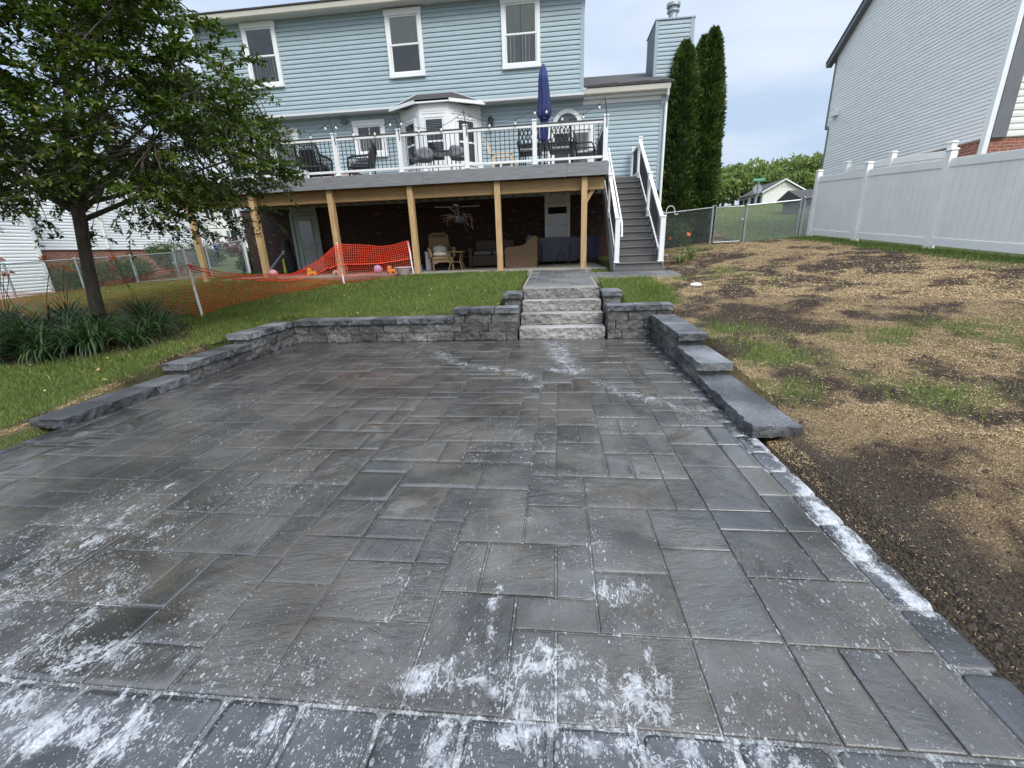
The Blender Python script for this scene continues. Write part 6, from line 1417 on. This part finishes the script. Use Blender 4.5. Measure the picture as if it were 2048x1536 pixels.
# ranch house far right
rx, ry = 38.0, 90.0; rz0 = gz(rx, ry)-.3; RH_ = thing('ranch_house', (rx, ry, rz0), 'distant single-storey white ranch house with a pale gable end and dark roof', 'house')
gw = 6.9; za = sight(1520,386,ry)[1]; zp = sight(1560,361,ry)[1]
mb = MB(); siding(mb, 'x', ry, -1, rx, rx+gw, rz0, za, .2, .03); mb.prism([(rx,rz0),(rx+gw,rz0),(rx+gw,za),(rx+gw/2,zp),(rx,za)], ry+.01, ry+11, 'y'); mb.build('wall', M['creamsiding'], RH_)
part(RH_, 'roof', M['shingle'], lambda b: [b.add([(rx+gw/2+s*(gw/2+.4),ry-.4,za-.12),(rx+gw/2,ry-.4,zp+.1),(rx+gw/2,ry+11.4,zp+.1),(rx+gw/2+s*(gw/2+.4),ry+11.4,za-.12),(rx+gw/2+s*(gw/2+.4),ry-.4,za+.05),(rx+gw/2,ry-.4,zp+.28),(rx+gw/2,ry+11.4,zp+.28),(rx+gw/2+s*(gw/2+.4),ry+11.4,za+.05)],[(0,3,2,1),(4,5,6,7),(0,1,5,4),(1,2,6,5),(2,3,7,6),(3,0,4,7)]) for s in (-1, 1)])
part(RH_, 'rake_board', M['white'], lambda b: [b.bar((rx+gw/2+s*(gw/2+.4),ry-.45,za), (rx+gw/2,ry-.45,zp+.16), .06, .22) for s in (-1, 1)])
part(RH_, 'gable_vent', M['white'], lambda b: b.bbox((rx+gw/2-.3,ry-.06,zp-1.0), (rx+gw/2+.3,ry-.03,zp-.4)))
for k, y in enumerate((91.5, 94.2, 97.2, 99.6)):
    part(RH_, 'window', M['room'], lambda b: b.bbox((rx-.05,y-.5,za-1.7), (rx-.01,y+.5,za-.4)))
    for s in (-.75, .75): part(RH_, 'shutter', M['greytrim'], lambda b: b.bbox((rx-.06,y+s-.2,za-1.75), (rx-.012,y+s+.2,za-.35)))
# shed roof beyond the fence
sx_, sz_ = sight(1596, 396, 27); SD = thing('garden_shed', (sx_+1, 28, gz(sx_+1, 28)), 'low weathered shed with a dark shingle roof between the far trees and the vinyl fence', 'shed')
part(SD, 'wall', pm('grey_boards', (.20,.19,.17), .85, .3, 5, .004, 20), lambda b: b.box((sx_+.2,27,gz(sx_+1,28)-.3), (sx_+3.2,29,sz_-.05)))
part(SD, 'roof', M['shingle'], lambda b: b.prism([(26.7,sz_-.08),(26.7,sz_+.02),(28,sz_+.50),(29.3,sz_+.02),(29.3,sz_-.08)], sx_-.1, sx_+3.5, 'x'))
# street sign with the back of a stop sign
gx_, gz_ = sight(1513, 400, 40); sg = thing('street_sign', (gx_, 40, gz(gx_, 40)), 'street sign post with a green name blade above the grey back of an octagonal sign', 'sign')
zt = sight(1517, 362, 40)[1]
part(sg, 'post', M['galv'], lambda b: b.tube([(gx_,40,gz(gx_,40)-.2),(gx_,40,zt)], .035, 8))
zo = sight(1516, 378, 40)[1]
part(sg, 'octagon', M['galv'], lambda b: b.prism([(gx_+.38*math.cos(math.radians(22.5+45*k)), zo+.38*math.sin(math.radians(22.5+45*k))) for k in range(8)], 40.04, 40.055, 'y'))
part(sg, 'name_blade', pm('green_sign', (.12,.36,.24), .4, .05, 3), lambda b: b.bbox((gx_-.45,39.97,zt), (gx_+.45,39.985,zt+.2), .004))
# blue bin
BLU = pm('blue_bin_plastic', (.03,.05,.42), .4, .08, 4); bx_, bz_ = -26.35, gz(-26.35, 31.6)
bn = thing('recycling_bin', (bx_, 31.6, bz_), 'blue wheeled recycling bin on the grass beyond the white house', 'bin')
part(bn, 'body', BLU, lambda b: b.add([(bx_-.33,31.3,bz_+.05),(bx_+.33,31.3,bz_+.05),(bx_+.33,31.9,bz_+.05),(bx_-.33,31.9,bz_+.05),(bx_-.42,31.2,bz_+1.0),(bx_+.42,31.2,bz_+1.0),(bx_+.42,32.0,bz_+1.0),(bx_-.42,32.0,bz_+1.0)],[(0,3,2,1),(4,5,6,7),(0,1,5,4),(1,2,6,5),(2,3,7,6),(3,0,4,7)]))
part(bn, 'lid', BLU, lambda b: b.bbox((bx_-.46,31.14,bz_+1.005), (bx_+.46,32.04,bz_+1.09), .03))
for s in (-1, 1): part(bn, 'wheel', M['rubber'], lambda b: b.tube([(bx_+s*.36,31.9,bz_+.11), (bx_+s*.30,31.9,bz_+.11)], .11, 14))
# shepherd's hook by the evergreens
hk = thing('plant_hook', (2.98, 12.9, gz(2.98, 12.9)), 'thin white shepherd hook curling in front of the evergreens', 'plant hook'); hz = gz(2.98, 12.9)
part(hk, 'rod', M['white'], lambda b: b.tube([(2.98,12.9,hz-.1),(2.98,12.9,hz+1.25)]+[(2.98+.11-.11*math.cos(math.pi*k/8),12.9,hz+1.25+.13*math.sin(math.pi*k/8)) for k in range(1,9)]+[(3.21,12.9,hz+1.17),(3.26,12.9,hz+1.15),(3.30,12.9,hz+1.19)], .009, 6))
part(hk, 'ground_fork', M['white'], lambda b: b.tube([(2.85,12.9,hz-.05),(2.85,12.9,hz+.10),(3.11,12.9,hz+.10),(3.11,12.9,hz-.05)], .008, 5))
# pale stone left on the soil
ps = MB(); ps.ball((2.55,8.35,gz(2.55,8.35)+.02), .085, 14, (1.3,.9,.55)); po = ps.build('pale_stone', pm('white_stone', (.62,.60,.56), .8, .15, 12, .02, 14), None, smooth=True); tag(po, 'pale white stone lying on the bare soil right of the walkway', 'stone')

# ------------------------------------------------------------------ grass, mulch pellets, clods, fallen leaves
def scatter(n, x0, x1, y0, y1, dens):
    x = RNG.uniform(x0, x1, n); y = RNG.uniform(y0, y1, n); k = RNG.random(n) < dens(x, y); return x[k], y[k]
def okground(x, y): return ~inpatio(x, y, .02) & ~((x < -4.4) & inpatio(x, y, .30)) & ~((y > 6.6) & inpatio(x, y, .30)) & ~inwalk(x, y, .02) & ~inslab(x, y) & ~((x > -1.0) & (x < 1.15) & (y > 6.7) & (y < 8.15)) & ~((x > 1.2) & (x < 2.5) & (y > 10.3) & (y < 15.5))
def wallclear(x, y):
    return ~((x > -4.82) & (x < -4.3) & (y > 3.05) & (y < 7.2)) & ~((y > 6.7) & (y < 7.12) & (x > -4.9) & (x < 1.85)) & ~((x > 1.4) & (x < 1.80) & (y > 3.0) & (y < 7))
def gdens(x, y):
    bedm = sstep(1.25, 1.0, np.sqrt(((x+7.0)/1.45)**2+((y-5.5)/1.0)**2)+.3*(fbm(x, y, 2, 6)-.5)); s = soilmask(x, y)
    return np.where(okground(x, y) & wallclear(x, y), np.clip((1-s)*(1-.93*bedm)*(.30+1.15*fbm(x, y, 1.6, 71)), 0, 1), 0)
def grassmesh(name, x, y, h, w, extra=0.):
    n = len(x); z = gbase(x, y)+(fbm(x, y, 2.0, 5)-.5)*.03; a = RNG.random(n)*6.283; hh = h*RNG.uniform(.5,1.25,n); ln = RNG.uniform(.1,.75,n)*hh; la = RNG.random(n)*6.283
    b = np.stack([x, y, z-.012], -1); w = np.broadcast_to(w, n)[:, None]; s = np.stack([np.cos(a), np.sin(a), np.zeros(n)], -1)*(w*.5); tip = b+np.stack([np.cos(la)*ln, np.sin(la)*ln, hh], -1); md = b+np.stack([np.cos(la)*ln*.35, np.sin(la)*ln*.35, hh*.62], -1)
    V = np.stack([b-s, b+s, md+s*.75, tip, md-s*.75], 1).reshape(-1, 3); k = np.arange(n)[:, None]*5
    F_ = np.concatenate([k+np.array([[0,1,2]]), k+np.array([[0,2,4]]), k+np.array([[4,2,3]])], 1).reshape(-1, 3)
    r = np.clip(RNG.random(n)*.55+.5*fbm(x, y, 1.7, 81)+extra*RNG.random(n), 0, 1); r = np.where(RNG.random(n) < .03, 1, r)
    return tag(npmesh(name, V, F_, GRASS, None, {'rnd': np.repeat(r, 5)}), kind='stuff')
gxs, gys = [], []
for n, bx in ((150000, (-9.5,-4.7,2.4,8.0)), (95000, (-4.9,.9,6.9,11.4)), (80000, (-13,-4.9,8.0,12.5)), (16000, (.8,2.6,7.0,11.0)), (26000, (-20,-9.5,4.5,17.5)), (14000, (6.6,7.7,3,15)), (9000, (2.5,5.2,12,16)), (5000, (1.55,2.0,7.0,10.5))):
    a, b_ = scatter(n, *bx, gdens); gxs.append(a); gys.append(b_)
x_, y_ = np.concatenate(gxs), np.concatenate(gys); d_ = np.hypot(x_, y_)
grassmesh('lawn_grass', x_, y_, np.where(d_ < 7, .058, .07), np.where(d_ < 7, .0055, .008)+np.where(d_ > 11, .006, 0))
a, b_ = scatter(120000, 1.75, 7.7, 1.0, 15.5, lambda x, y: np.where(okground(x, y) & wallclear(x, y), soilmask(x, y)*greenpatch(x, y)*.9+.012*(fbm(x, y, 1.1, 91) > .45), 0))
grassmesh('new_grass', a, b_, .075, .006, .15)
a, b_ = scatter(9000, 5, 22, 16.2, 45, lambda x, y: np.where(x > 4.5+(y-16)*.05, (1-soilmask(x, y))*.9, 0)); grassmesh('far_grass', a, b_, .07, .04, .35)
a, b_ = scatter(1500, -3, 1.3, .35, .72, lambda x, y: np.where(y < .70, .03, 0)); grassmesh('sprig_grass', a, b_, .05, .004)
# straw-coloured mulch pellets over the seeded soil
PEL = leafmat('mulch_pellet', [(0,(.10,.065,.036)),(.35,(.22,.15,.08)),(.75,(.37,.265,.14)),(1,(.54,.42,.25))], 0, .9, .1)
def pd(x, y):
    n = .45*fbm(x, y, .75, 13, 6)+.55*fbm(x, y, 2.6, 17, 5); return np.where(okground(x, y) & wallclear(x, y), soilmask(x, y)*sstep(.47, .60, n)*(1-.75*greenpatch(x, y))*.9+.10*soilmask(x, y), 0)
xs_, ys_ = [], []
for n, bx in ((120000, (1.5,5.0,.9,4.5)), (130000, (1.7,7.6,4.5,9.0)), (75000, (1.9,7.6,9.0,15.9)), (6000, (-5.05,-4.75,2.8,5.4))):
    a, b_ = scatter(n, *bx, pd); xs_.append(a); ys_.append(b_)
x_, y_ = np.concatenate(xs_), np.concatenate(ys_); n = len(x_); dd = np.hypot(x_, y_); sc = np.where(dd < 4, .0068, np.where(dd < 8, .0105, .019))
rawz = gbase(x_, y_)+np.where(True, (fbm(x_, y_, 2.0, 5)-.5)*.05*(.4+soilmask(x_, y_))+soilmask(x_, y_)*(fbm(x_, y_, 9, 8)-.5)*.035, 0)
rawz = np.where((x_ < 1.75) & (y_ < 3.1) & (x_ > 1.4), np.minimum(rawz, -.012+.02*fbm(x_, y_, 6, 2)), rawz)
a = RNG.random(n)*6.283; ln = sc*RNG.uniform(.7,1.6,n); wd = sc*RNG.uniform(.28,.5,n); tl = RNG.normal(0,.35,n)
u = np.stack([np.cos(a), np.sin(a), tl], -1)*ln[:, None]*.5; v = np.stack([-np.sin(a), np.cos(a), RNG.normal(0,.3,n)], -1)*wd[:, None]*.5; c = np.stack([x_, y_, rawz+.002], -1); up_ = np.array([0,0,1.])*(wd*.7)[:, None]
V = np.stack([c-u-v, c+u-v, c+u+v, c-u+v, c-u*.9+up_, c+u*.9+up_], 1).reshape(-1, 3); k = np.arange(n)[:, None]*6
F_ = np.concatenate([k+np.array([q]) for q in ((0,1,5),(0,5,4),(2,3,4),(2,4,5),(1,2,5),(3,0,4))], 1).reshape(-1, 3)
tag(npmesh('mulch_pellets', V, F_, PEL, None, {'rnd': np.repeat(RNG.random(n), 6)}), kind='stuff')
# dark clods
CLOD = pm('soil_clod', (.045,.028,.02), .95, .5, 30, .01, 40)
def cd(x, y):
    n_ = .45*fbm(x, y, .75, 13, 6)+.55*fbm(x, y, 2.6, 17, 5); return np.where(okground(x, y) & wallclear(x, y), soilmask(x, y)*sstep(.56, .45, n_)*.8+.04*soilmask(x, y), 0)
x_, y_ = scatter(30000, 1.5, 7.6, 1.0, 13, cd); n = len(x_)
tet = np.array([(1,0,-.5),(-.5,.87,-.5),(-.5,-.87,-.5),(.3,.3,.75),(-.4,.1,.55)]); zc = gbase(x_, y_)+(fbm(x_, y_, 2.0, 5)-.5)*.07+(fbm(x_, y_, 9, 8)-.5)*.035; zc = np.where((x_ < 1.75) & (y_ < 3.1), np.minimum(zc, -.012+.02*fbm(x_, y_, 6, 2)), zc)
sc = RNG.uniform(.005,.017,n)*np.where(RNG.random(n) < .06, 2.0, 1); R2 = RNG.random(n)*6.283; cs, sn = np.cos(R2), np.sin(R2)
T_ = tet[None]*RNG.uniform(.7,1.3,(n,5,3)); V = np.stack([T_[..., 0]*cs[:, None]-T_[..., 1]*sn[:, None], T_[..., 0]*sn[:, None]+T_[..., 1]*cs[:, None], T_[..., 2]*.8], -1)*sc[:, None, None]+np.stack([x_, y_, zc+.003], -1)[:, None]
k = np.arange(n)[:, None]*5; F_ = np.concatenate([k+np.array([q]) for q in ((0,1,3),(1,4,3),(1,2,4),(2,0,3),(2,3,4))], 1).reshape(-1, 3)
tag(npmesh('soil_clods', V.reshape(-1, 3), F_, CLOD), kind='stuff')
# yellow fallen leaves on the lawn
FALL = leafmat('fallen_leaf', [(0,(.42,.34,.08)),(.5,(.55,.48,.14)),(1,(.30,.17,.07))], .1, .6)
x_, y_ = scatter(1300, -12, .9, 2.6, 11.4, lambda x, y: np.where(okground(x, y), (1-soilmask(x, y)*.8)*np.where(x < -4.5, .62, .22), 0)); n = len(x_)
th = RNG.random(n)*6.283; leaves('fallen_leaves', np.stack([x_, y_, gbase(x_, y_)+.05], -1), np.stack([np.cos(th), np.sin(th), RNG.normal(0,.25,n)], -1), RNG.uniform(.035,.075,n), RNG.uniform(.018,.03,n), FALL, None, None, .2, np.array([[0,0,1.]]))['kind'] = 'stuff'
